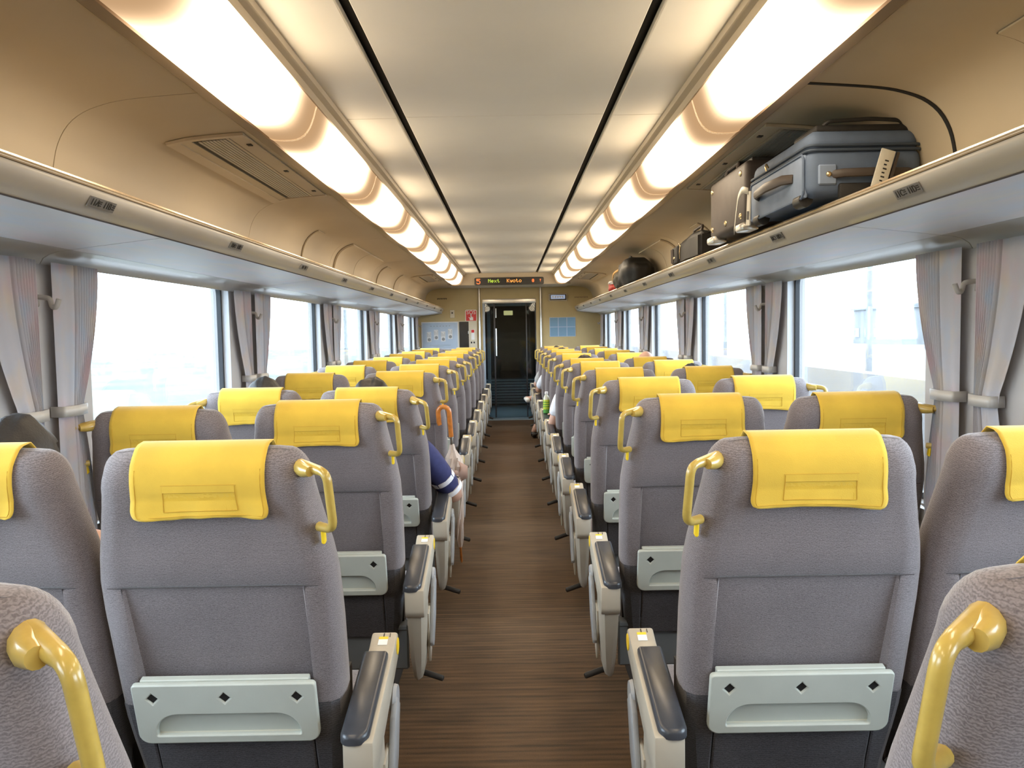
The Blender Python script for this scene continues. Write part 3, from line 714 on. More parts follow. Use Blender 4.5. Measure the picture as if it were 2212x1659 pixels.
def build_seat(o, aisle):
    """o: side (+1/-1 in x) the grip is on. parts on the reclining back sit in the back frame."""
    root = empty('train_seat')
    base_tilt = 14.0
    root['tilt_parts'] = 1
    def back(ob): ob['on_back'] = 1; return ob
    bk = back(backrest_mesh().build('backrest', 'seat_fabric', root, 40))
    # lower part of the back: dark hanging cover with two seams (stays upright)
    zz = [0.29, 0.36, 0.44, 0.50, 0.536]; yy = [0.050, 0.036, 0.010, -.009, -.0185]; ww = [.216, .222, .230, .2345, .236]
    for side_ in (-1, 0, 1):
        vs, fs = [], []
        for z, y, w in zip(zz, yy, ww):
            if side_ == 0: xs = [(-.169, y), (-.165, y - .003), (.165, y - .003), (.169, y)]
            else: xs = [(side_ * .171, y), (side_ * .175, y - .003), (side_ * (w - .022), y), (side_ * (w - .006), y + .016), (side_ * w, y + .05), (side_ * w, y + .10)]
            vs += [(x, yq, z) for x, yq in xs]
        n = len(xs)
        for i in range(4):
            for k in range(n - 1): fs.append((i * n + k, i * n + k + 1, (i + 1) * n + k + 1, (i + 1) * n + k))
        MB().add(vs, fs).build('lower_cover', 'dark_fabric', root)
    MB().box(-.225, .225, .10, .16, .29, .55).build('back_shell', 'black_rubber', root, 0)
    sm = MB().tube([(-.212, y_back(.358) + .0015, .3585), (-.1, .0012, .3585), (.1, .0012, .3585), (.212, .0015, .3585)], .0011, 6)
    for q in (-1, 1): sm.tube([(q * (PX + .001), .0015, .358), (q * (PX + .001), .003, .26), (q * (PX + .001), .003, .15)], .0013, 6)
    back(sm.build('panel_seam', 'seam_dark', root))
    # yellow headrest cloth with its pocket
    ct = back(cloth_mesh(1).build('headrest_cloth', 'head_cloth', root, 60)); ct['label'] = 'yellow headrest cloth'
    so = ct.modifiers.new('thick', 'SOLIDIFY'); so.thickness = 0.0018; so.offset = 1
    ct.data.materials[0] = MATS['head_cloth']
    for nm, kd in (('cloth_pocket', 'pocket'), ('pocket_band', 'band'), ('pocket_seam', 'seam')): cloth_pocket(1, kd).build(nm, CM[kd], ct, 60)
    # magazine pocket
    loops = [rrect(-.188, .188, 0.0, .141, (.022, .022, .006, .006)), rrect(-.154, .154, .0145, .0725, (.006, .006, .050, .050), 8)]
    for x in (-.150, 0, .150): loops.append([(x - .0165, .110), (x, .0935), (x + .0165, .110), (x, .1265)])
    me = plate_mesh(loops, 0.014, 0.003); me.materials.append(MATS['pocket_plastic'])
    pk = back(link('magazine_pocket', me, root)); pk['local'] = [0, -0.016, 0.0, 90]; pk['label'] = 'pale grey plastic magazine pocket'
    mb = MB(); mb.prism([(-.016, .078), (-.011, .078), (.003, .022), (-.019, .016), (-.019, .010), (.009, .014), (.009, .082), (-.016, .082)], 'x', -.158, .158)
    sc = mb.build('pocket_scoop', 'scoop_plastic', root); back(sc)
    mb = MB().box(-.176, .176, -.010, .006, 0.008, .147, .002, 1); back(mb.build('pocket_liner', 'pocket_plastic', root))
    for x in (-.150, 0, .150):
        mb = MB().prism([(x - .0115, .110), (x, .0985), (x + .0115, .110), (x, .1215)], 'y', -.0190, -.0105); back(mb.build('pocket_hole', 'black_rubber', root))
    # grip
    xo = 0.257
    pts = [(o * .188, 0.045, .603), (o * (xo - .004), -.012, .611), (o * xo, -.012, .490), (o * .222, .018, .482)]
    pth = fillet_path(pts, 0.022, 6)
    mb = MB().tube(pth, [0.0135, 0.0095] + [0.0088] * (len(pth) - 3) + [0.010], 12)
    mb.tube([(o * .176, .062, .598), (o * .195, .030, .602), (o * .205, .014, .6045), (o * .218, .003, .607)], [.0165, .0160, .0135, .0100], 12)
    gp = back(mb.build('grip_handle', 'grip_yellow', root, 60)); gp['label'] = 'yellow hooked grab handle'
    mb = MB().box(o * .230 - .004, o * .230 + .004, .004, .020, .448, .480, .003, 1); mb.build('grip_bracket', 'dot_yellow', gp)
    # cushion, skirt, pedestal
    MB().box(-.225, .225, .11, .57, .265, .372, .035, 3).build('cushion', 'seat_fabric', root)
    xa, xb = (-.243, .243)
    sk = MB().box(xa, xb, .065, .085, .165, .318, .006, 1); sk.box(xa, xb, .060, .12, .300, .322, .006, 1); sk.build('base_skirt', 'skirt_plastic', root)
    MB().box(-.17, .17, .20, .48, 0.0, .31, .01, 1).build('pedestal', 'black_rubber', root)
    if aisle:
        xi, xe = 0.258, 0.320                  # inner and outer face of the armrest, measured from the seat centre
        X = lambda v: o * v
        poly = [(-.125, .498), (.205, .568), (.250, .585), (.262, .578), (.264, .548), (.255, .520), (.12, .474), (.02, .440), (-.05, .415), (-.112, .405), (-.125, .425)]
        a, b = sorted((X(xi), X(xe)))
        ar = MB().prism(poly, 'x', a, b, bev=.006).build('armrest', 'beige_plastic', root); ar['label'] = 'beige armrest body on the aisle side'
        poly = rrect(-.132, .200, 0, .0, .001, 1)
        outline = rrect(xi - .006, xe - .010, -.128, .165, (.020, .026, .006, .006), 5)
        vs, fs = [], []; n = len(outline)
        for dz, ins in ((0.0, 0.0), (0.012, 0.0), (0.018, 0.003), (0.0205, 0.009)):
            for (x, y) in outline:
                cx, cy = (xi + xe - .016) / 2, .020
                xx = cx + (x - cx) * (1 - ins / .03); yy = cy + (y - cy) * (1 - ins / .16)
                vs.append((X(xx), yy, .498 + (yy + .125) * .212 + dz - .004))
        for i in range(3):
            for k in range(n): fs.append((i * n + k, i * n + (k + 1) % n, (i + 1) * n + (k + 1) % n, (i + 1) * n + k))
        fs += [tuple(range(n)), tuple(3 * n + k for k in range(n))]
        MB().add(vs, fs).build('arm_pad', 'arm_pad', ar, 50)['label'] = 'dark padded armrest top'
        xx = X(xe)
        cyl = MB(); cyl.lathe([(.0005, -.001), (.020, -.001), (.020, .0015), (.0005, .0018)], 18, mx=Matrix.Translation((xx, .243, .553)) @ Matrix.Rotation(o * PI / 2, 4, 'Y'))
        cyl.build('button', 'dot_yellow', ar)['label'] = 'round yellow button on the armrest side'
        mx = Matrix.Translation((X(xi + .031), .222, .5745)) @ Matrix.Rotation(R(20), 4, 'X')
        mb = MB().box(-.011, .011, -.016, .004, .0, .0012, mx=mx); mb.build('sticker', 'white_print', ar, 0)
        mb = MB().box(-.011, .011, .004, .013, .0, .0013, mx=mx); mb.build('sticker', 'dot_yellow', ar, 0)
        for a_, b_ in ((-.0012, .0012), (.014, .0154)): MB().box(a_, b_, .013, .025, -.002, .0016, mx=mx).build('cap_slit', 'black_rubber', ar, 0)
        # side: hub, swing plate, column
        mb = MB().lathe([(.001, 0), (.034, 0), (.037, .006), (.034, .014), (.001, .015)], 22, mx=Matrix.Translation((X(xe - .006), .170, .452)) @ Matrix.Rotation(o * PI / 2, 4, 'Y'))
        mb.build('hub', 'grey_plastic', root)
        pl = [(.150, .468), (.185, .440), (.140, .330), (.075, .262), (.045, .252), (.035, .268), (.065, .350), (.105, .440)]
        a, b = sorted((X(xe - .002), X(xe + .012)))
        MB().prism(pl, 'x', a, b, bev=.004).build('swing_plate', 'grey_plastic', root)
        col = []
        for z, y0, y1, t in ((.43, -.110, .055, 0), (.34, -.085, .09, .004), (.24, -.045, .12, .010), (.17, .000, .13, .018), (.145, .03, .10, .026)):
            col.append([(X(xi + .004 + t * .3), y0, z), (X(xi + .02), y0 - .006, z), (X(xe - .012 - t), y0, z), (X(xe - .004 - t), y0 + .02, z), (X(xe - .004 - t), y1 - .02, z), (X(xe - .012 - t), y1, z), (X(xi + .004), y1, z)])
        vs = [p for c in col for p in c]; fs = []; n = 7
        for i in range(4):
            for k in range(n): fs.append((i * n + k, i * n + (k + 1) % n, (i + 1) * n + (k + 1) % n, (i + 1) * n + k))
        fs += [tuple(range(n)), tuple(4 * n + k for k in range(n))]
        MB().add(vs, fs).build('side_column', 'beige_plastic', root)
        a, b = sorted((X(xe - .010), X(xe - .002))); MB().prism([(.03, .37), (.10, .385), (.115, .22), (.07, .19)], 'x', a, b, bev=.002).build('side_inset', 'beige_plastic', root)
        mx = Matrix.Translation((X(.305), .155, .110)) @ Matrix.Rotation(R(-28), 4, 'X') @ Matrix.Rotation(o * R(18), 4, 'Y')
        mb = MB().box(-.050, .050, -.016, .016, -.010, .010, .006, 2, mx=mx); mb.tube([(X(.27), .155, .15), (X(.27), .155, .12), (X(.29), .155, .112)], .009, 8); mb.build('pedal', 'black_rubber', root)
        # armrest between the pair
        a, b = sorted((X(-.262), X(-.222)))
        MB().prism([(.10, .500), (.38, .575), (.40, .560), (.40, .52), (.10, .42)], 'x', a, b, bev=.006).build('middle_armrest', 'pocket_plastic', root)
    return root
seat_protos = {}
for aisle in (True, False):
    for o in (1, -1): seat_protos[(aisle, o)] = build_seat(o, aisle)
cloth_me = []
for k in range(1, 6):
    d = {}
    for kd, mbv in (('cloth', cloth_mesh(k)), ('pocket', cloth_pocket(k, 'pocket')), ('band', cloth_pocket(k, 'band')), ('seam', cloth_pocket(k, 'seam'))):
        ob = mbv.build('tmp', CM[kd], None, 60); d[kd] = ob.data; bpy.data.objects.remove(ob)
    cloth_me.append(d)
ROWW = ['first', 'second', 'third', 'fourth', 'fifth', 'sixth', 'seventh', 'eighth', 'ninth', 'tenth', 'eleventh']
RECL = {(-1, True): {2: 8.5, 0: 0.5, 6: 5}, (-1, False): {1: 4, 2: 7, 3: 1, 6: 2}, (1, True): {5: 5, 3: .5}, (1, False): {1: 1, 5: 4}}
def back_mx(tilt): return Matrix.Translation((0, 0, .46)) @ Matrix.Rotation(R(tilt), 4, 'X')
used = set(); SEATS = {}
EXTRA = {(-1, True, 0): 'its cloth loose at the hem', (1, True, 0): 'small patches on its cloth'}
def place_seat(s, aisle, k):
    o = -s if aisle else s
    pr = seat_protos[(aisle, o)]
    seat = pr if (aisle, o) not in used else copy_tree(pr)
    used.add((aisle, o))
    x = s * (0.600 if aisle else 1.090)
    seat.location = (x, row_y(k) + (0.150 if k < 0 else 0.115), 0)
    tilt = 14.0 - (1.0 if k < 0 else 0) + RECL[(s, aisle)].get(k, random.uniform(-.4, .6))
    for ch in seat.children:
        if ch.get('on_back'):
            m = back_mx(tilt)
            if 'local' in ch: l = ch['local']; m = m @ Matrix.Translation((l[0], l[1], l[2])) @ Matrix.Rotation(R(l[3]), 4, 'X') @ Matrix.Rotation(R(0), 4, 'Y')
            ch.matrix_local = m
        if ch.name.split('.')[0] == 'headrest_cloth':
            v = (k * 2 + (0 if aisle else 1) + (3 if s > 0 else 0)) % 5; ch.data = cloth_me[v]['cloth']
            for g in ch.children: g.data = cloth_me[v]['pocket' if g.name.startswith('cloth_pocket') else 'seam' if g.name.startswith('pocket_seam') else 'band']
            if k == 0 and aisle:
                for kd in ('tape_a', 'tape_b', 'tab'):
                    if kd == 'tab' and s < 0: continue
                    cloth_pocket(v + 1, kd).build('fastening_patch', 'cloth_patch', ch, 60)
    rack = 'empty' if s < 0 else 'loaded'
    if k < 0: lab = 'grey aisle seat cut by picture edge, only shoulder and grip seen, %s rack side' % rack
    else: lab = 'grey %s seat with yellow headrest cloth, %s full row from camera, under the %s rack' % ('aisle' if aisle else 'window', ROWW[k], rack)
    tag(seat, lab, 'seat', 'grey %s seats under the %s rack' % ('aisle' if aisle else 'window', rack))
    SEATS[(s, aisle, k)] = (x, row_y(k) + 0.115, tilt)
for k in range(-1, 11):
    for s in (-1, 1):
        for aisle in (True, False):
            if k < 0 and not aisle: continue
            place_seat(s, aisle, k)

# ================================================================== CURTAINS AND HOOKS
def curtain(s, p, which, label):
    """which=+1: on the far side of the pier (opens onto the next window), -1: near side"""
    xw = 1.335
    if which > 0: pe, we_t, we_m, we_b = 0.015, 0.285, 0.140, 0.20
    else: pe, we_t, we_m, we_b = -0.075, -0.315, -0.175, -0.23
    root = tag(empty('curtain', (s * xw, p, 1.53)), label, 'curtain', 'curtains tied back at the window piers')
    nz, nu = 20, 96; vs, fs = [], []
    zt, zm, zb = 1.535, 1.095, 0.70
    for i in range(nz + 1):
        z = zt + (zb - zt) * i / nz
        if z >= zm:
            t = (zt - z) / (zt - zm); q = t ** 1.7; we = we_t + (we_m - we_t) * q; gather = q
        else:
            t = (zm - z) / (zm - zb); we = we_m + (we_b - we_m) * math.sin(t * PI / 2); gather = 1 - t * .7
        for j in range(nu + 1):
            u = j / nu                                # 0 at the pier edge, 1 at the window edge
            y = p + pe + (we - pe) * u
            pl = (u > 0.42) if which > 0 else (u < 0.5)
            f = 0.010 if pl else 0.003
            fr = 2 * PI * (16 if pl else 3) * u
            x = xw - f * math.sin(fr) - 0.012 * math.sin(PI * u) * (0.4 + gather)
            vs.append((s * (x - 1.335), y - p, z - 1.53))
    n1 = nu + 1
    for i in range(nz):
        for j in range(nu): fs.append((i * n1 + j, i * n1 + j + 1, (i + 1) * n1 + j + 1, (i + 1) * n1 + j))
    ob = MB().add(vs, fs).build('curtain_cloth', 'curtain_cloth', root, 80)
    a, b = sorted((p + pe - (0.006 if which > 0 else -0.006), p + we_m + (0.006 if which > 0 else -0.006)))
    a -= p; b -= p
    c = 0.0
    path = [(s * .02, a + .002, c), (-s * .024, a, c), (-s * .034, (a + b) / 2, c), (-s * .024, b, c), (s * .02, b - .002, c)]
    mb = MB(); path = fillet_path(path, .010, 4)
    vs, fs = [], []
    for q in path:
        for dz in (-.016, .016): vs.append((q.x, q.y, q.z + dz))
    for i in range(len(path) - 1): fs.append((2 * i, 2 * i + 1, 2 * i + 3, 2 * i + 2))
    tb = MB().add(vs, fs).build('tieback', 'rack_fascia', root, 60); tb.location = (0, 0, zm - 1.53)
    so = tb.modifiers.new('thick', 'SOLIDIFY'); so.thickness = 0.004
    tb['label'] = 'pale grey strap holding the curtain'
for s in (-1, 1):
    side = 'empty' if s < 0 else 'loaded'
    for i, p in enumerate(PIER):
        if i < 1: continue
        for which in (-1, 1):
            if p > 12.0 and which > 0: continue
            pos = ['pier behind the camera', 'first', 'second', 'third', 'fourth', 'fifth', 'last'][i - 1]
            if i == 1:
                lab = 'patterned curtain at the pier beside the camera, %s edge, %s rack side' % ('near' if which < 0 else 'far', side)
            else:
                lab = 'patterned grey curtain, %s edge of the %s pier from camera, %s rack side' % ('near' if which < 0 else 'far', pos, side)
            curtain(s, p, which, lab)
        if i >= 2:
            hk = MB()
            hk.box(-.004, .004, -.014, .014, -.02, .02, .003, 1)
            hk.tube(fillet_path([(-s * .002, 0, .008), (-s * .040, 0, .004), (-s * .046, 0, -.022), (-s * .062, -.008, -.024), (-s * .072, -.01, .0)], .008, 4), [.008] * 2 + [.007] * 17 if False else .0075, 8)
            o = hk.build('coat_hook', 'rack_fascia', None, 60); o.location = (s * 1.358, p - .03, 1.425)
            tag(o, 'small pale coat hook on the %s window pier, %s rack side' % (pos, side), 'hook', 'coat hooks on the piers')

# ================================================================== END WALL FITTINGS
YW = Y1 - 0.001
VERT = Matrix.Rotation(PI / 2, 4, 'X')          # xy plane -> xz plane, facing the camera
def wall_plate(name, x0, x1, z0, z1, r, th, m, label=None, cat=None, y=YW, parent=None):
    me = plate_mesh([rrect(-(x1 - x0) / 2, (x1 - x0) / 2, -(z1 - z0) / 2, (z1 - z0) / 2, r)], th, min(.002, th / 4))
    o = link(name, me, parent, m)
    o.matrix_local = Matrix.Translation(((x0 + x1) / 2, y - th / 2, (z0 + z1) / 2)) @ VERT
    if label: tag(o, label, cat)
    return o
def ch_plate(parent, name, x0, x1, z0, z1, r, th, m, zoff):
    me = plate_mesh([rrect(x0, x1, z0, z1, r)], th); o = link(name, me, parent, m); o.location = (0, 0, zoff); return o
# LED destination sign
sign = wall_plate('led_sign', -0.475, 0.485, 1.962, 2.062, 0.02, 0.05, 'led_case', 'black LED sign reading 5 Next Kyoto above the end door', 'sign', 11.618)
FONT5 = {'N': ['10001', '11001', '10101', '10011', '10001', '10001', '10001'], 'e': ['00000', '00000', '01110', '10001', '11111', '10000', '01110'],
 'x': ['00000', '00000', '10001', '01010', '00100', '01010', '10001'], 't': ['01000', '01000', '11100', '01000', '01000', '01001', '00110'],
 'K': ['10001', '10010', '10100', '11000', '10100', '10010', '10001'], 'y': ['00000', '00000', '10001', '10001', '01111', '00001', '01110'],
 'o': ['00000', '00000', '01110', '10001', '10001', '10001', '01110'], '5': ['11111', '10000', '11110', '00001', '00001', '10001', '01110'],
 '*': ['01110', '10101', '11011', '10101', '11011', '10101', '01110'], '!': ['00100', '01110', '00100', '00100', '00000', '00100', '00000']}
def led(word, x, z, px, m, name='lettering'):
    mb = MB()
    for ch in word:
        for r_, row in enumerate(FONT5[ch]):
            for c_, b_ in enumerate(row):
                if b_ == '1': mb.box(x + c_ * px, x + (c_ + .92) * px, z - (r_ + .92) * px, z - r_ * px, .0252, .0265)
        x += px * 6.2
    return mb.build(name, m, sign, 0)
led('5', -.452, .036, .0105, 'led_red'); led('Next', -.290, .030, .0068, 'led_green'); led('Kyoto', -.030, .030, .0068, 'led_amber')
led('*', .318, .024, .0062, 'led_red', 'symbol'); led('!', .420, .024, .0062, 'led_red', 'symbol')
# SOS plate
sos = wall_plate('sos_sign', -.655, -.485, 1.467, 1.645, .022, .006, 'white_print', 'red square SOS sign with white hand on the end wall', 'sign')
ch_plate(sos, 'red_field', -.077, .077, -.081, .081, .017, .003, 'sign_red', .0025)
text_ob('lettering', 'SOS', .078, 'white_print', sos, Matrix.Translation((0, .048, .0045)))
mb = MB()
for x0, x1, z0, z1 in ((-.008, .006, -.030, .020), (-.022, .030, -.066, -.028), (.007, .013, -.03, -.012), (.015, .021, -.03, -.015), (.023, .029, -.03, -.018)): mb.box(x0, x1, z0, z1, .004, .0052)
mb.prism([(-.022, -.040), (-.038, -.026), (-.032, -.020), (-.016, -.034)], 'z', .004, .0052)
mb.prism([(-.014, .012), (.012, .012), (-.001, .030)], 'z', .004, .0052); mb.box(-.004, .002, .026, .032, .004, .0052)
mb.build('pointing_hand', 'white_print', sos, 0)
# call box
cb = wall_plate('switch_box', -.880, -.818, 1.530, 1.645, .008, .02, 'cream_plastic', 'small cream wall box with black button beside the SOS sign', 'switch')
MB().lathe([(.001, 0), (.011, 0), (.011, .006), (.001, .007)], 16, mx=Matrix.Translation((0, .015, .010))).build('button', 'ink', cb)
# framed poster
po = wall_plate('framed_poster', -1.315, -.765, 1.060, 1.472, .004, .012, 'poster_white', 'pale blue framed poster of four faces left of the control panel', 'poster')
ch_plate(po, 'poster_print', -.262, .262, -.193, .193, .003, .002, 'poster_blue', .0065)
rr = random.Random(3)
for k in range(4):
    x = -.16 + .105 * k; z = (-.06, -.03, -.055, -.02)[k]
    mb = MB(); mb.lathe([(.0005, 0), (.026, 0), (.026, .001), (.0005, .0012)], 16, mx=Matrix.Translation((x, z, .0078)))
    mb.box(x - .034, x + .030, z - .03, z + .12, .0072, .0079); mb.build('portrait_panel', 'poster_white', po, 0)
    mb = MB(); mb.lathe([(.014, 0), (.024, 0), (.024, .0008), (.014, .0008)], 14, mx=Matrix.Translation((x, z + .004, .0091)))
    for j in range(4): mb.box(x - .03 + j * .016, x - .026 + j * .016, z + .045, z + .105 - .012 * (j % 3), .0080, .0084)
    mb.build('portrait_marks', 'plate_grey', po, 0)
mb = MB()
for j in range(7): mb.box(-.14 + j * .046, -.122 + j * .046, .142, .148, .0076, .0082)
mb.box(-.16, .16, -.142, -.139, .0076, .0082); mb.box(-.10, .05, -.165, -.162, .0076, .0082); mb.build('print_lines', 'plate_grey', po, 0)
# control cabinet
cc = wall_plate('control_panel', -.758, -.485, 1.060, 1.480, .004, .014, 'cream_plastic', 'cream control cabinet with a black door beside the end door', 'cabinet')
ch_plate(cc, 'black_door', -.128, .012, -.200, .200, .004, .006, 'led_case', .007)
ch_plate(cc, 'metal_frame', .016, .024, -.205, .205, .001, .006, 'steel', .007)
MB().tube([(.006, .02, .012), (.006, .06, .012)], .003, 6).build('latch', 'steel', cc)
ch_plate(cc, 'notice', .048, .098, -.07, .085, .003, .003, 'white_print', .0075)
ch_plate(cc, 'notice_heading', .052, .094, .035, .078, .002, .002, 'sign_red', .0095)
mb = MB(); mb.box(.040, .062, -.125, -.100, .007, .0095); mb.box(.080, .102, -.125, -.100, .007, .0095); mb.build('key_slot', 'ink', cc, 0)
# small lettering, right clock display, six pictures
o = wall_plate('notice_strip', -1.075, -.915, 1.800, 1.830, .003, .002, 'end_wall', 'small dark lettering strip on the end wall above the framed poster', 'notice')
mb = MB()
for j in range(9): mb.box(-.075 + j * .0165, -.064 + j * .0165, -.010 + .004 * (j % 2), .010, .001, .0018)
mb.build('print_marks', 'ink', o, 0)
o = wall_plate('notice_strip', .965, 1.190, 1.790, 1.820, .003, .002, 'end_wall', 'small dark lettering strip on the end wall beside the blue display', 'notice')
mb = MB()
for j in range(12): mb.box(-.10 + j * .0168, -.088 + j * .0168, -.009 + .004 * (j % 3 == 1), .009, .001, .0018)
mb.build('print_marks', 'trim_bronze', o, 0)
ds = wall_plate('wall_display', .592, .865, 1.755, 1.860, .008, .03, 'housing', 'small framed display with bluish glow right of the end door', 'display')
ch_plate(ds, 'bezel', -.125, .125, -.043, .043, .004, .004, 'led_case', .015)
ch_plate(ds, 'screen', -.105, .105, -.022, .034, .002, .003, 'screen_blue', .018)
mb = MB()
for j in range(5): mb.box(-.085 + j * .036, -.062 + j * .036, -.008, .020, .0192, .0202)
mb.build('lit_marks', 'white_print', ds, 0)
mb_p, nt_p, b_p = nodes('picture_print')
tc = nt_p.nodes.new('ShaderNodeTexCoord'); sx = nt_p.nodes.new('ShaderNodeSeparateXYZ'); nt_p.links.new(tc.outputs['Generated'], sx.inputs[0])
nz_ = nt_p.nodes.new('ShaderNodeTexNoise'); nz_.inputs['Scale'].default_value = 5; nt_p.links.new(tc.outputs['Generated'], nz_.inputs['Vector'])
ad = nt_p.nodes.new('ShaderNodeMath'); ad.operation = 'MULTIPLY_ADD'; ad.inputs[1].default_value = 0.35; nt_p.links.new(nz_.outputs['Fac'], ad.inputs[0]); nt_p.links.new(sx.outputs['Y'], ad.inputs[2])
rp_ = nt_p.nodes.new('ShaderNodeValToRGB'); el = rp_.color_ramp.elements; el[0].position = .38; el[0].color = (.55, .58, .62, 1); el[1].position = 1.0; el[1].color = (.12, .27, .45, 1)
e2 = el.new(.50); e2.color = (.2, .36, .52, 1)
nt_p.links.new(ad.outputs[0], rp_.inputs[0]); nt_p.links.new(rp_.outputs[0], b_p.inputs['Base Color']); b_p.inputs['Roughness'].default_value = .35
pg = wall_plate('picture_panel', .600, .985, 1.225, 1.510, .003, .008, 'poster_blue', 'panel of six small blue pictures on the end wall', 'poster')
for i in range(3):
    for j in range(2):
        me = plate_mesh([rrect(-.058, .058, -.066, .066, .002)], .003); q = link('picture', me, pg, 'picture_print'); q.location = (-.128 + i * .128, -.071 + j * .142, .005)

# ================================================================== LUGGAGE
ZR = 1.6755
def part(mb, root, name, m, smooth=35): return mb.build(name, m, root, smooth)
def rivet(mb, p, n, r=.010):
    q = Vector((0, 0, 1)).rotation_difference(Vector(n)).to_matrix().to_4x4()
    mb.lathe([(r * 1.1, 0), (r, .003), (r * .6, .006), (.0006, .007)], 10, mx=Matrix.Translation(p) @ q)
# blue suitcase: x .90-1.25, y 2.5-3.1
sc = tag(empty('suitcase', (0.902, 2.50, ZR)), 'blue fabric suitcase lying on the loaded rack in front of the brown one', 'suitcase')
MB().box(0, .345, 0, .60, .022, .165, .032, 4).build('body', 'case_blue', sc)
MB().box(.006, .340, .006, .594, .150, .222, .034, 4).build('lid', 'case_blue', sc)
mb = MB()
for z in (.158, .172): mb.tube(fillet_path([(.0, .03, z), (.0, .0, z), (.345, .0, z), (.345, .6, z), (.0, .6, z), (.0, .03, z)], .032, 5), .0045, 8)
part(mb, sc, 'zip_piping', 'case_blue_dark')
MB().box(-.004, .01, .028, .572, .022, .152, .006, 2).build('side_panel', 'case_blue_light', sc)
mb = MB(); q = rrect(.028, .572, .022, .152, .02, 4); mb.tube([(-.004, a, b) for a, b in q + q[:1]], .004, 6); part(mb, sc, 'panel_piping', 'case_blue')
mb = MB().tube([(-.002, .12, .095), (-.026, .16, .098), (-.034, .30, .100), (-.026, .44, .098), (-.002, .48, .095)], [.014, .016, .017, .016, .014], 10, flat=.5); part(mb, sc, 'carry_handle', 'strap_dark')
mb = MB().tube([(.07, .0, .085), (.10, -.018, .087), (.20, -.024, .088), (.29, -.018, .087), (.32, .0, .085)], .013, 10, flat=.5); part(mb, sc, 'end_handle', 'strap_dark')
mb = MB().box(.03, .085, -.006, .01, .055, .115, .004, 1); part(mb, sc, 'handle_plate', 'case_blue_light')
mb = MB(); rivet(mb, (.060, -.006, .086), (0, -1, 0), .008); part(mb, sc, 'rivet', 'brass')
MB().box(.09, .30, -.010, .01, .012, .060, .008, 2).build('end_pocket', 'bag_black', sc)
mb = MB().tube(fillet_path([(-.012, .36, .165), (-.016, .36, .178), (-.010, .37, .192), (.0, .38, .180)], .006, 4), .0035, 6); part(mb, sc, 'zip_pull', 'brass')
mb = MB().tube(fillet_path([(.05, .05, .218), (.06, .02, .246), (.20, .02, .252), (.29, .02, .246), (.30, .05, .218)], .02, 5), .006, 8); part(mb, sc, 'top_handle', 'bag_black')
mb = MB().box(.03, .32, .02, .22, .215, .238, .010, 2); part(mb, sc, 'top_pocket', 'bag_black')
for y in (.08, .50): part(MB().tube([(.012, y - .03, .020), (.012, y + .03, .020)], .022, 12), sc, 'wheel', 'black_rubber')

tg = tag(empty('luggage_tag', (0.868, 2.99, ZR + .10)), 'white airline tag strip looped on the blue suitcase handle', 'luggage tag')
MB().box(-.002, .002, -.02, .02, -.10, .02, mx=Matrix.Rotation(R(8), 4, 'X')).build('strip', 'tag_white', tg, 0)
mb = MB(); pts = [(-.004, .0, .02), (-.012, .05, .035), (-.010, .11, .015), (-.004, .16, -.04), (.0, .20, -.10)]
vs, fs = [], []
for p in fillet_path(pts, .02, 4): vs += [(p.x, p.y, p.z - .012), (p.x, p.y, p.z + .012)]
for i in range(len(vs) // 2 - 1): fs.append((2 * i, 2 * i + 1, 2 * i + 3, 2 * i + 2))
ob = MB().add(vs, fs).build('loose_end', 'tag_white', tg, 60); m_ = ob.modifiers.new('t', 'SOLIDIFY'); m_.thickness = .001
mb = MB().box(-.003, -.0022, -.014, .012, -.08, -.05, mx=Matrix.Rotation(R(8), 4, 'X')); mb.build('barcode_mark', 'ink', tg, 0)
tg = tag(empty('luggage_tag', (1.105, 2.462, ZR + .075)), 'grey address tag standing up from the end of the blue suitcase', 'luggage tag')
mx = Matrix.Rotation(R(16), 4, 'Y')
MB().prism([(-.022, -.06), (.004, -.085), (.020, -.06), (.020, .075), (-.022, .075)], 'y', -.004, .004, mx=mx, bev=.002).build('card', 'tag_white', tg)
MB().box(.024, .032, -.004, .004, -.06, .075, mx=mx).build('card_edge', 'strap_dark', tg, 0)
mb = MB()
for j in range(6): mb.box(-.004, .004 + .003 * (j % 2), -.0052, -.004, -.02 + j * .012, -.016 + j * .012, mx=mx)
mb.build('print_marks', 'ink', tg, 0)
# brown suitcase
sc = tag(empty('suitcase', (0.895, 3.135, ZR)), 'dark brown studded suitcase upright on the rack behind the blue one', 'suitcase')
MB().box(0, .31, 0, .55, .018, .262, .022, 3).build('body', 'case_brown', sc)
for (y, z) in ((.06, .22), (.06, .06), (.50, .22), (.50, .06), (.28, .06)):
    mb = MB(); rivet(mb, (0.0, y, z), (-1, 0, 0), .011); part(mb, sc, 'stud', 'brass')
mb = MB().box(.02, .29, -.006, .556, .130, .136, .001, 1); part(mb, sc, 'zip_line', 'strap_dark')
for a, b in ((.45, .56), (-.01, .10)): part(MB().box(-.012, .05, a, b, .0, .030, .008, 2), sc, 'corner_guard', 'steel')
mb = MB().box(.03, .29, .02, .50, .258, .276, .008, 2); part(mb, sc, 'top_pocket', 'bag_black')
mb = MB().tube(fillet_path([(.02, .18, .262), (.03, .18, .286), (.03, .36, .286), (.02, .36, .262)], .015, 4), .007, 8); part(mb, sc, 'carry_handle', 'strap_dark')
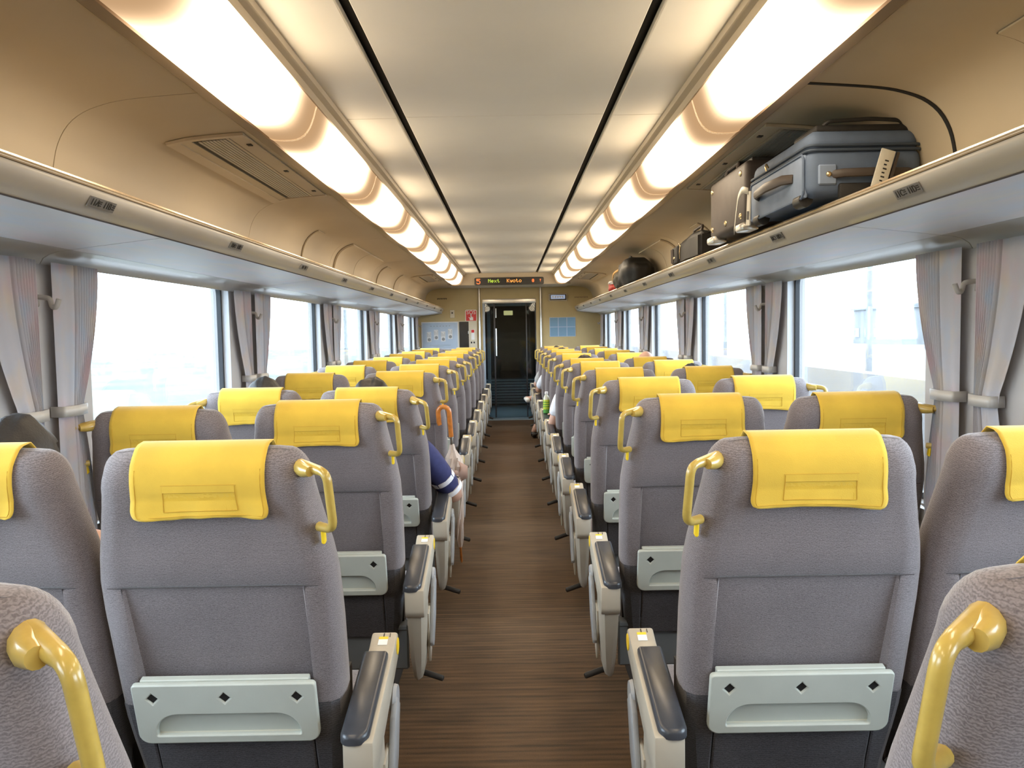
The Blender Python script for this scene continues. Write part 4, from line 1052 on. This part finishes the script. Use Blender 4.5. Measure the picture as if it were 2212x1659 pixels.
# laptop bag
lb = tag(empty('laptop_bag', (0.985, 4.30, ZR)), 'black laptop bag on the rack beside the brown suitcase', 'bag')
bm = bmesh.new(); bmesh.ops.create_cube(bm, size=1); bmesh.ops.subdivide_edges(bm, edges=bm.edges[:], cuts=6, use_grid_fill=True)
for v in bm.verts:
    x, y, z = v.co + Vector((.5, .5, .5)); e = 1 - .10 * max(0, abs(y - .5) * 2 - .6) ** 2
    v.co = Vector((x * .27, y * .66, z * (.135 + .035 * math.sin(y * PI) * (x > .1) - .015 * y)))
    v.co += Vector((.006 * math.sin(y * 11), 0, .006 * math.sin(x * 9 + y * 7) * z))
bmesh.ops.bevel(bm, geom=[e for e in bm.edges if e.calc_face_angle(0) > .9], offset=.018, segments=3, affect='EDGES')
MB().bm(bm).build('body', 'bag_black', lb, 60)
MB().box(-.012, .02, .50, .655, .012, .110, .010, 2).build('end_pocket', 'bag_black', lb)
mb = MB()
for y in (.60, .635): mb.tube([(-.014, y, .02), (-.016, y, .10)], .005, 6)
part(mb, lb, 'strap', 'strap_dark')
mb = MB().tube(fillet_path([(-.008, .44, .10), (-.014, .42, .118), (-.014, .39, .10), (-.014, .41, .06), (-.010, .42, .03)], .01, 4), .0035, 6); part(mb, lb, 'buckle_ring', 'brass')
mb = MB(); rivet(mb, (-.012, .57, .045), (-1, 0, 0), .009); part(mb, lb, 'stud', 'brass')
mb = MB().tube(fillet_path([(.06, .20, .155), (.07, .20, .19), (.07, .40, .185), (.06, .40, .15)], .02, 4), .008, 8); part(mb, lb, 'carry_handle', 'strap_dark')
# backpack
def blob(name, size, m, parent, seed, amp=.08, loc=(0, 0, 0), flatb=True):
    bm = bmesh.new(); bmesh.ops.create_icosphere(bm, subdivisions=4, radius=1); rn = random.Random(seed); ph = [rn.uniform(0, 6) for _ in range(6)]
    for v in bm.verts:
        p = v.co.copy(); k = 1 + amp * (math.sin(3 * p.x + ph[0]) * math.sin(4 * p.y + ph[1]) + .5 * math.sin(7 * p.z + ph[2] + 3 * p.y) + .35 * math.sin(11 * p.x + ph[3]) * math.sin(9 * p.y + ph[4]))
        q = Vector([math.copysign(abs(c) ** .8, c) for c in p]); q = q * k
        if flatb and q.z < -.75: q.z = -.75
        v.co = Vector((q.x * size[0], q.y * size[1], (q.z + .75) * size[2]))
    bm.normal_update()
    o = MB().bm(bm).build(name, m, parent, 60); o.location = loc; return o
bp = tag(empty('backpack', (1.07, 7.05, ZR)), 'black rounded backpack on the loaded rack towards the end wall', 'backpack')
blob('body', (.135, .36, .135), 'bag_black', bp, 4)
blob('front_pocket', (.11, .16, .085), 'bag_olive', bp, 9, loc=(-.03, .30, .0))
blob('top_pocket', (.09, .15, .04), 'bag_olive', bp, 5, loc=(-.02, .16, .150))
mb = MB().tube(fillet_path([(-.07, .20, .18), (-.145, .30, .13), (-.135, .42, .07), (-.10, .49, .01), (-.06, .52, .006)], .03, 4), .009, 8, flat=.5); part(mb, bp, 'shoulder_strap', 'strap_tan')
mb = MB().tube(fillet_path([(-.03, .10, .235), (-.035, .06, .25), (-.035, -.02, .25), (-.03, -.06, .232)], .015, 4), .007, 8); part(mb, bp, 'carry_handle', 'bag_black')
rb = tag(empty('pouch', (1.015, 7.90, ZR)), 'small red pouch at the far end of the black backpack', 'bag')
blob('body', (.06, .16, .05), 'bag_red', rb, 14, .1); blob('flap', (.05, .06, .02), 'poster_white', rb, 3, .1, (-.02, -.06, .062))

# ================================================================== PEOPLE
def head_bm(cx, cy, cz, tilt=0.0):
    bm = bmesh.new(); bmesh.ops.create_uvsphere(bm, u_segments=28, v_segments=20, radius=1)
    for v in bm.verts:
        x, y, z = v.co                                    # +y is the face
        w = 0.076 * (1 - 0.20 * max(0, -z) ** 1.5); d = 0.096 * (1 - 0.12 * max(0, -z)); h = 0.118
        X, Y, Z = x * w, y * d, z * h
        if y > 0:
            Y -= 0.010 * max(0, y - .6) * (1 if abs(z) < .3 else 0)
            nose = math.exp(-((x / .16) ** 2 + ((z + .12) / .22) ** 2)) * max(0, y); Y += .020 * nose
            for ex in (-.42, .42): Y -= .007 * math.exp(-(((x - ex) / .2) ** 2 + ((z - .08) / .13) ** 2)) * max(0, y)
            Y += .005 * math.exp(-((x / .3) ** 2 + ((z + .45) / .1) ** 2)) * max(0, y)
            Y += .006 * math.exp(-((x / .35) ** 2 + ((z + .8) / .15) ** 2)) * max(0, y)
        v.co = (X, Y, Z)
    for sx_ in (-1, 1):
        e = bmesh.ops.create_uvsphere(bm, u_segments=10, v_segments=8, radius=1)['verts']
        for v in e: v.co = Vector((sx_ * .076 + v.co.x * .009, -.004 + v.co.y * .018, -.006 + v.co.z * .030))
    bmesh.ops.transform(bm, matrix=Matrix.Translation((cx, cy, cz)) @ Matrix.Rotation(tilt, 4, 'X'), verts=bm.verts)
    return bm
def hand(V, E, rad, wrist_i, wrist, direc, down, side):
    """palm, four fingers of different lengths and a side thumb, slightly curled"""
    d = Vector(direc).normalized(); n = Vector(down).normalized(); a = d.cross(n).normalized() * side
    palm = Vector(wrist) + d * .055; V.append(palm); rad.append((.030, .014)); E.append((wrist_i, len(V) - 1)); pi_ = len(V) - 1
    for k, (o_, l) in enumerate(((-.027, .062), (-.009, .074), (.009, .070), (.026, .054))):
        b0 = palm + a * o_ + d * .035; V.append(b0); rad.append(.0095); E.append((pi_, len(V) - 1))
        m1 = b0 + d * l * .5 + n * .010; V.append(m1); rad.append(.0085); E.append((len(V) - 2, len(V) - 1))
        t1 = m1 + d * l * .35 + n * .026; V.append(t1); rad.append(.007); E.append((len(V) - 2, len(V) - 1))
    t0 = palm - a * .034 - d * .012 + n * .010; V.append(t0); rad.append(.011); E.append((pi_, len(V) - 1))
    t1 = t0 - a * .012 + d * .032 + n * .012; V.append(t1); rad.append(.009); E.append((len(V) - 2, len(V) - 1))
def person(seat, label, hair, shirt, trousers, shoe, top=1.145, dx=0.0, elbows=None, wrists=None, cross=0, feet=None, sleeve=1.0, hair_kind=0, stripes=False, bald=False, turn=0.0):
    sx_, sy_, tilt = SEATS[seat]
    root = tag(empty('person', (sx_, sy_, 0)), label, 'person')
    lean = math.tan(R(tilt)) ; dz = top - 1.145
    yb = lambda z: .115 - (z - .46) * lean                # front face of the backrest
    zs = .855 + dz
    pel = Vector((0, .315, .510)); ch = Vector((dx * .6, yb(.72) + .115, .72)); sh = Vector((dx, yb(zs) + .095, zs)); nk = Vector((dx, yb(zs + .07) + .088, zs + .075))
    hc = Vector((dx, yb(1.03) + .118, 1.027 + dz))
    V, E, rad = [pel, ch, sh, nk, hc - Vector((0, .012, .05))], [(0, 1), (1, 2), (2, 3), (3, 4)], [(.155, .115), (.150, .105), (.125, .080), .052, .060]
    SV = {}; EL = {}; HD = []
    for q in (-1, 1):
        s0 = sh + Vector((q * .185, .0, -.02)); el = Vector(elbows[q]) if elbows and q in elbows else Vector((q * .215, .24, .60)); wr = Vector(wrists[q]) if wrists and q in wrists else Vector((q * .12, .46, .60))
        V.append(s0); rad.append(.058); E.append((2, len(V) - 1))
        V.append(s0.lerp(el, .5)); rad.append(.047); E.append((len(V) - 2, len(V) - 1))
        V.append(el); rad.append(.040); E.append((len(V) - 2, len(V) - 1))
        V.append(el.lerp(wr, .45)); rad.append(.036); E.append((len(V) - 2, len(V) - 1))
        V.append(wr); rad.append(.026); E.append((len(V) - 2, len(V) - 1)); wi = len(V) - 1
        hand(V, E, rad, wi, wr, (wr - el), (0, 0, -1), q); SV[q] = s0; EL[q] = el
    KN, FT = {}, {}
    for q in (-1, 1):
        hp = pel + Vector((q * .085, .03, -.005)); kn = Vector((q * .105, .700, .515)); ft = Vector(feet[q]) if feet and q in feet else Vector((q * .105, .735, .085))
        if cross == q: kn = Vector((q * .05, .70, .585))
        V.append(hp); rad.append(.088); E.append((0, len(V) - 1))
        V.append(hp.lerp(kn, .55)); rad.append(.072); E.append((len(V) - 2, len(V) - 1))
        V.append(kn); rad.append(.056); E.append((len(V) - 2, len(V) - 1))
        V.append(kn.lerp(ft, .4)); rad.append(.052); E.append((len(V) - 2, len(V) - 1))
        V.append(ft); rad.append(.036); E.append((len(V) - 2, len(V) - 1)); fi = len(V) - 1
        toe = ft + (Vector((0, .15, -.045)) if cross != q else (ft - kn).normalized() * .07 + Vector((0, .12, .04))); V.append(toe); rad.append((.036, .024)); E.append((fi, len(V) - 1)); KN[q] = kn; FT[q] = (ft, toe)
    me = skin_mesh(V, E, rad, 0, 1)
    bm = bmesh.new(); bm.from_mesh(me); hb = head_bm(*hc); tmp = bpy.data.meshes.new('tmp'); hb.to_mesh(tmp); hb.free(); bm.from_mesh(tmp); bpy.data.meshes.remove(tmp); bm.to_mesh(me); bm.free()
    me.polygons.foreach_set('use_smooth', [True] * len(me.polygons)); link('body', me, root, 'skin')
    # face details
    mb = MB()
    for q in (-1, 1): mb.lathe([(.0005, -.004), (.010, -.003), (.011, 0), (.008, .004), (.0005, .005)], 10, mx=Matrix.Translation(hc + Vector((q * .031, .079, .008))) @ Matrix.Rotation(-PI / 2, 4, 'X'))
    mb.build('eyes', 'eye', root); MB().tube([hc + Vector((-.022, .080, -.052)), hc + Vector((0, .088, -.054)), hc + Vector((.022, .080, -.052))], [.002, .005, .002], 8).build('mouth', 'lip', root)
    # hair
    bm = bmesh.new(); bmesh.ops.create_uvsphere(bm, u_segments=36, v_segments=26, radius=1); rn = random.Random(sum(map(ord, label)) % 1000)
    ph = [rn.uniform(0, 6) for _ in range(4)]
    dele = []
    for v in bm.verts:
        x, y, z = v.co
        lim = -.55 if y < -.1 else (-.15 if y < .35 else .42)
        if bald: lim = max(lim, -.5) if z < .55 else 9
        if z < lim: dele.append(v); continue
        k = 1.0 + .03 * math.sin(5 * x + ph[0]) * math.sin(6 * y + ph[1]) + .012 * math.sin(19 * x + ph[2] + 4 * z) + .012 * math.sin(17 * y + ph[3])
        if hair_kind == 1: k += .16 * math.exp(-(((x + .62) / .35) ** 2 + ((z - .55) / .5) ** 2)) - .04 * math.exp(-(((x + .15) / .16) ** 2)) * max(0, z)
        v.co = Vector((x * .088 * k, y * .107 * k - .003, z * .131 * k))
    bmesh.ops.delete(bm, geom=dele, context='VERTS')
    bmesh.ops.transform(bm, matrix=Matrix.Translation(hc), verts=bm.verts)
    ho = MB().bm(bm).build('hair', hair, root, 80); m_ = ho.modifiers.new('t', 'SOLIDIFY'); m_.thickness = .012; m_.offset = -1
    # shirt with sleeves
    SVt = [pel + Vector((0, -.005, .02)), ch, sh, nk - Vector((0, 0, .03))]; Er = [(0, 1), (1, 2), (2, 3)]; rr_ = [(.172, .130), (.166, .120), (.142, .096), .066]
    for q in (-1, 1):
        SVt.append(SV[q]); rr_.append(.072); Er.append((2, len(SVt) - 1))
        SVt.append(SV[q].lerp(EL[q], .5)); rr_.append(.064); Er.append((len(SVt) - 2, len(SVt) - 1))
        SVt.append(SV[q].lerp(EL[q], .88 * sleeve)); rr_.append(.060); Er.append((len(SVt) - 2, len(SVt) - 1))
    link('shirt', skin_mesh(SVt, Er, rr_, 1, 1), root, shirt)
    if stripes:
        for q in (-1, 1):
            d = (EL[q] - SV[q])
            for t in (.60, .80):
                c0 = SV[q] + d * (t - .032); c1 = SV[q] + d * (t + .032)
                MB().tube([c0, (c0 + c1) / 2, c1], .0590, 20).build('sleeve_stripe', 'white_knit', root, 60)
    TV = [pel]; Et = []; rt = [(.168, .126)]
    for q in (-1, 1):
        hp = pel + Vector((q * .085, .03, -.005)); ft = FT[q][0]
        for p_, r_ in ((hp, .100), (hp.lerp(KN[q], .55), .086), (KN[q], .070), (KN[q].lerp(ft, .45), .064), (KN[q].lerp(ft, .88), .055)):
            TV.append(p_); rt.append(r_); Et.append((0 if p_ is hp else len(TV) - 2, len(TV) - 1))
    link('trousers', skin_mesh(TV, Et, rt, 0, 1), root, trousers)
    for q in (-1, 1):
        ft, toe = FT[q]; heel = ft + Vector((0, -.035, -.045)) if cross != q else ft + (ft - KN[q]).normalized() * .05 + Vector((0, -.03, 0))
        link('shoe', skin_mesh([heel, ft.lerp(toe, .35) + Vector((0, 0, -.012)), toe + Vector((0, .02, -.006))], [(0, 1), (1, 2)], [(.040, .036), (.046, .040), (.042, .026)], 0, 2), root, shoe)
    return root
person((-1, True, 2), 'dark haired person in navy sleeve with two white stripes, elbow out on armrest', 'hair_dark', 'navy_knit', 'trouser_dark', 'shoe_black', top=1.105, hair_kind=1,
       elbows={1: (.345, .210, .530)}, wrists={1: (.20, .43, .58)}, stripes=True)
person((-1, False, 2), 'person with round dark hair over the window seat, third row, umbrella side', 'hair_dark', 'grey_knit', 'trouser_dark', 'shoe_black', top=1.115)
person((-1, False, 0), 'dark haired person at the window, nearest full row, cut by picture edge', 'hair_dark', 'grey_knit', 'trouser_dark', 'shoe_black', top=1.135, elbows={1: (.15, .30, .62)})
person((1, False, 3), 'person whose dark hair just shows over the fourth window seat, loaded rack side', 'hair_dark', 'white_knit', 'trouser_dark', 'shoe_black', top=1.100, dx=-.05)
person((1, False, 5), 'grey balding person just showing over the sixth window seat', 'hair_grey', 'grey_knit', 'trouser_grey', 'shoe_black', top=1.135, bald=True)
person((1, True, 5), 'person in white short sleeves with bare elbow on the aisle armrest', 'hair_dark', 'white_knit', 'trouser_dark', 'shoe_black', top=1.105,
       elbows={-1: (-.272, .11, .520)}, wrists={-1: (-.24, .42, .60)}, sleeve=.75)
person((1, True, 8), 'person in white shirt with dark trousers and black shoe near the end door', 'hair_dark', 'white_knit', 'trouser_dark', 'shoe_black', top=1.105,
       elbows={-1: (-.275, .24, .62)}, wrists={-1: (-.23, .50, .60)}, feet={-1: (-.32, .62, .085)})
person((1, True, 9), 'person in grey with crossed leg and white shoe out in the aisle', 'hair_dark', 'grey_knit', 'trouser_grey', 'shoe_white', top=1.105,
       elbows={-1: (-.270, .20, .62)}, wrists={-1: (-.22, .46, .62)}, cross=1, feet={1: (-.335, .66, .40)})

# ================================================================== UMBRELLA, BOTTLE
um = tag(empty('umbrella', (-.292, 4.66, 0)), 'furled cream umbrella with orange crook handle leaning beside the aisle armrest', 'umbrella')
top = Vector((-.042, -.17, .90)); ax = top.normalized(); Lu = top.length
q = Vector((0, 0, 1)).rotation_difference(ax).to_matrix().to_4x4()
MB().lathe([(.004, 0.0), (.007, .012), (.007, .085), (.009, .09), (.009, .10), (.0005, .101)], 12, mx=q).build('tip', 'wood_orange', um)
vs, fs = [], []; prof = [(.095, .009), (.15, .020), (.27, .029), (.42, .036), (.51, .042), (.55, .030), (.59, .042), (.64, .034), (.68, .016), (.71, .011)]
n = 30
for i, (z, r) in enumerate(prof):
    for k in range(n):
        a = 2 * PI * k / n + z * 5; rr2 = r * (1 + .26 * math.cos(6 * a + z * 8)); vs.append(q @ Vector((rr2 * math.cos(a), rr2 * math.sin(a), z)))
for i in range(len(prof) - 1):
    for k in range(n): fs.append((i * n + k, i * n + (k + 1) % n, (i + 1) * n + (k + 1) % n, (i + 1) * n + k))
fs += [tuple(range(n)), tuple((len(prof) - 1) * n + k for k in range(n))]
MB().add(vs, fs).build('canopy', 'umbrella_cloth', um, 50)
mb = MB(); vs = [q @ Vector(p) for p in ((.02, -.025, .49), (.075, -.04, .525), (.080, -.035, .59), (.025, -.03, .625), (.018, -.02, .55))]
ob = MB().add(vs, [(0, 1, 4), (1, 2, 4), (2, 3, 4)]).build('loose_flap', 'umbrella_pink', um, 60); m_ = ob.modifiers.new('t', 'SOLIDIFY'); m_.thickness = .003
MB().lathe([(.034, .54), (.037, .545), (.037, .562), (.034, .567)], 18, mx=q).build('tie_strap', 'umbrella_pink', um)
MB().lathe([(.006, .69), (.009, .695), (.009, .745), (.012, .747), (.012, .762), (.0005, .763)], 12, mx=q).build('ferrule', 'steel', um)
pts = [Vector((0, 0, .70)), Vector((0, 0, Lu))]
hk = [q @ Vector((0, 0, .755)), q @ Vector((0, 0, .84))] + [q @ Vector((-.030 + .030 * math.cos(t), 0, .895 + .032 * math.sin(t))) for t in [PI * i / 8 for i in range(9)]] + [q @ Vector((-.060, 0, .84)), q @ Vector((-.057, 0, .825))]
MB().tube(hk, [.0135] * (len(hk) - 1) + [.012], 12).build('crook_handle', 'wood_orange', um, 60)
bx, by = SEATS[(1, True, 6)][0], SEATS[(1, True, 6)][1]
bo = tag(empty('drink_bottle', (bx - .268, by + .075, .552)), 'green tea bottle with yellow-green label standing on an aisle armrest', 'bottle')
MB().lathe([(.026, 0), (.031, .006), (.031, .04), (.031, .042)], 20).build('base', 'bottle_green', bo)
MB().lathe([(.0315, .038), (.032, .04), (.032, .125), (.0315, .127)], 20).build('wrap_label', 'bottle_label', bo)
mb = MB()
for z in (.060, .080, .100): mb.lathe([(.0322, z), (.0326, z + .002), (.0326, z + .006), (.0322, z + .008)], 20)
mb.build('label_marks', 'bottle_green', bo)
MB().lathe([(.031, .127), (.029, .140), (.018, .165), (.013, .172), (.013, .178)], 20).build('neck', 'bottle_clear', bo)
MB().lathe([(.0145, .178), (.015, .18), (.015, .198), (.013, .2), (.0005, .2)], 18).build('cap', 'white_print', bo)

# ================================================================== OUTSIDE
GZ = -1.35
tag(MB().box(-160, -1.9, -80, 160, GZ - .2, GZ).build('ground_field', 'grass_field', smooth=0), kind='structure')
tag(MB().box(1.9, 160, -80, 160, GZ - .2, GZ).build('ground_town', 'concrete', smooth=0), kind='structure')
tag(MB().box(-4.6, 4.6, -80, 160, GZ - .25, GZ + .03).build('ground_track_bounce', 'ballast_bounce', smooth=0), kind='structure')  # unseen gravel bed, widened and brightened to bounce daylight up onto the racks
br = tag(MB().prism([(5.6, GZ), (6.0, GZ), (5.95, .55), (5.65, .55)], 'y', -60, 120).build('barrier_wall', 'concrete', smooth=0), 'pale concrete barrier running beside the track outside', 'barrier')
rn = random.Random(11)
def house(x, y, w, d, h, m, lab):
    r_ = tag(empty('house', (x, y, GZ)), lab, 'house', 'houses beyond the barrier')
    MB().box(-w / 2, w / 2, -d / 2, d / 2, 0, h).build('wall', m, r_, 0)
    MB().prism([(-w / 2 - .3, h), (w / 2 + .3, h), (w / 2 + .3, h + .2), (0, h + 1.4), (-w / 2 - .3, h + .2)], 'y', -d / 2 - .3, d / 2 + .3).build('roof', 'house_roof', r_, 0)
    sgn = -1 if x > 0 else 1
    for fl in range(max(1, int(h // 2.8))):
        for k in range(max(2, int(d // 3))):
            yy = -d / 2 + (k + .5) * d / max(2, int(d // 3))
            xx = sgn * w / 2; a, b = sorted((xx, xx + sgn * .06))
            MB().box(a, b, yy - .7, yy + .7, .9 + fl * 2.8, 2.3 + fl * 2.8, .02, 1).build('window', 'house_glass', r_, 0)
hs = [(46, 40, 12, 12, 3.6, 'house_wall'), (58, 62, 12, 14, 5.2, 'house_wall_blue'), (50, 84, 10, 12, 4.0, 'house_wall'), (75, 96, 16, 16, 6.5, 'house_wall_blue'), (60, 120, 14, 16, 5, 'house_wall'), (80, 66, 14, 18, 6.0, 'house_wall')]
words = ['low pale', 'two storey blue grey', 'pale second low', 'tall blue grey far', 'pale farthest', 'wide pale rear']
for i, (x, y, w, d, h, m) in enumerate(hs): house(x, y, w, d, h, m, '%s house seen hazily through the windows beyond the barrier' % words[i])
def utility(x, y, lab):
    r_ = tag(empty('utility_pole', (x, y, GZ)), lab, 'utility pole', 'utility poles along the line')
    MB().tube([(0, 0, 0), (0, 0, 8.5)], [.12, .09], 10).build('pole', 'pole_grey', r_)
    MB().box(-.9, .9, -.05, .05, 7.4, 7.52).build('crossarm', 'pole_grey', r_, 0)
    mb = MB()
    for k in (-.8, -.4, .4, .8): mb.lathe([(.03, 7.52), (.05, 7.56), (.03, 7.62), (.001, 7.66)], 8, mx=Matrix.Translation((k, 0, 0)))
    mb.build('insulator', 'white_print', r_)
for i, (x, y) in enumerate(((-9, 27), (-9.5, 48), (-10, 75))): utility(x, y, 'grey utility pole standing in the field, %s from camera' % ORD[i])
for i, (x, y) in enumerate(((13, 30), (13.5, 52))): utility(x, y, 'grey utility pole beyond the concrete barrier, %s from camera' % ORD[i])
w_ = tag(empty('power_lines', (-9, 27, 6)), 'thin power lines strung between the field poles', 'wire')
for k in (-.8, -.4, .4, .8):
    pts = []
    for a, b in (((-9, -10), (-9, 27)), ((-9, 27), (-9.5, 48)), ((-9.5, 48), (-10, 75))):
        for t in range(8): u = t / 8; pts.append((a[0] + (b[0] - a[0]) * u + k + 9, a[1] + (b[1] - a[1]) * u - 27, 7.62 + GZ - 6 - 1.2 * 4 * u * (1 - u) * .5))
    MB().tube(pts, .012, 5).build('wire', 'pole_grey', w_)
for i, (x, y, sz) in enumerate(((-120, 140, 3.2), (-130, 110, 4), (-118, 90, 3.4), (52, 50, 2.6), (48, 72, 2.4), (56, 36, 2.8))):
    t_ = tag(empty('tree', (x, y, GZ)), '%s leafy tree %s' % (['broad', 'tall', 'far', 'rounded', 'small', 'low'][i], 'across the field' if x < 0 else 'among the houses beyond the barrier'), 'tree')
    MB().tube([(0, 0, 0), (0, 0, sz * .8)], [sz * .09, sz * .05], 8).build('trunk', 'pole_grey', t_)
    blob('crown', (sz * .75, sz * .75, sz * .55), 'foliage', t_, 20 + i, .16, (0, 0, sz * .6), False)
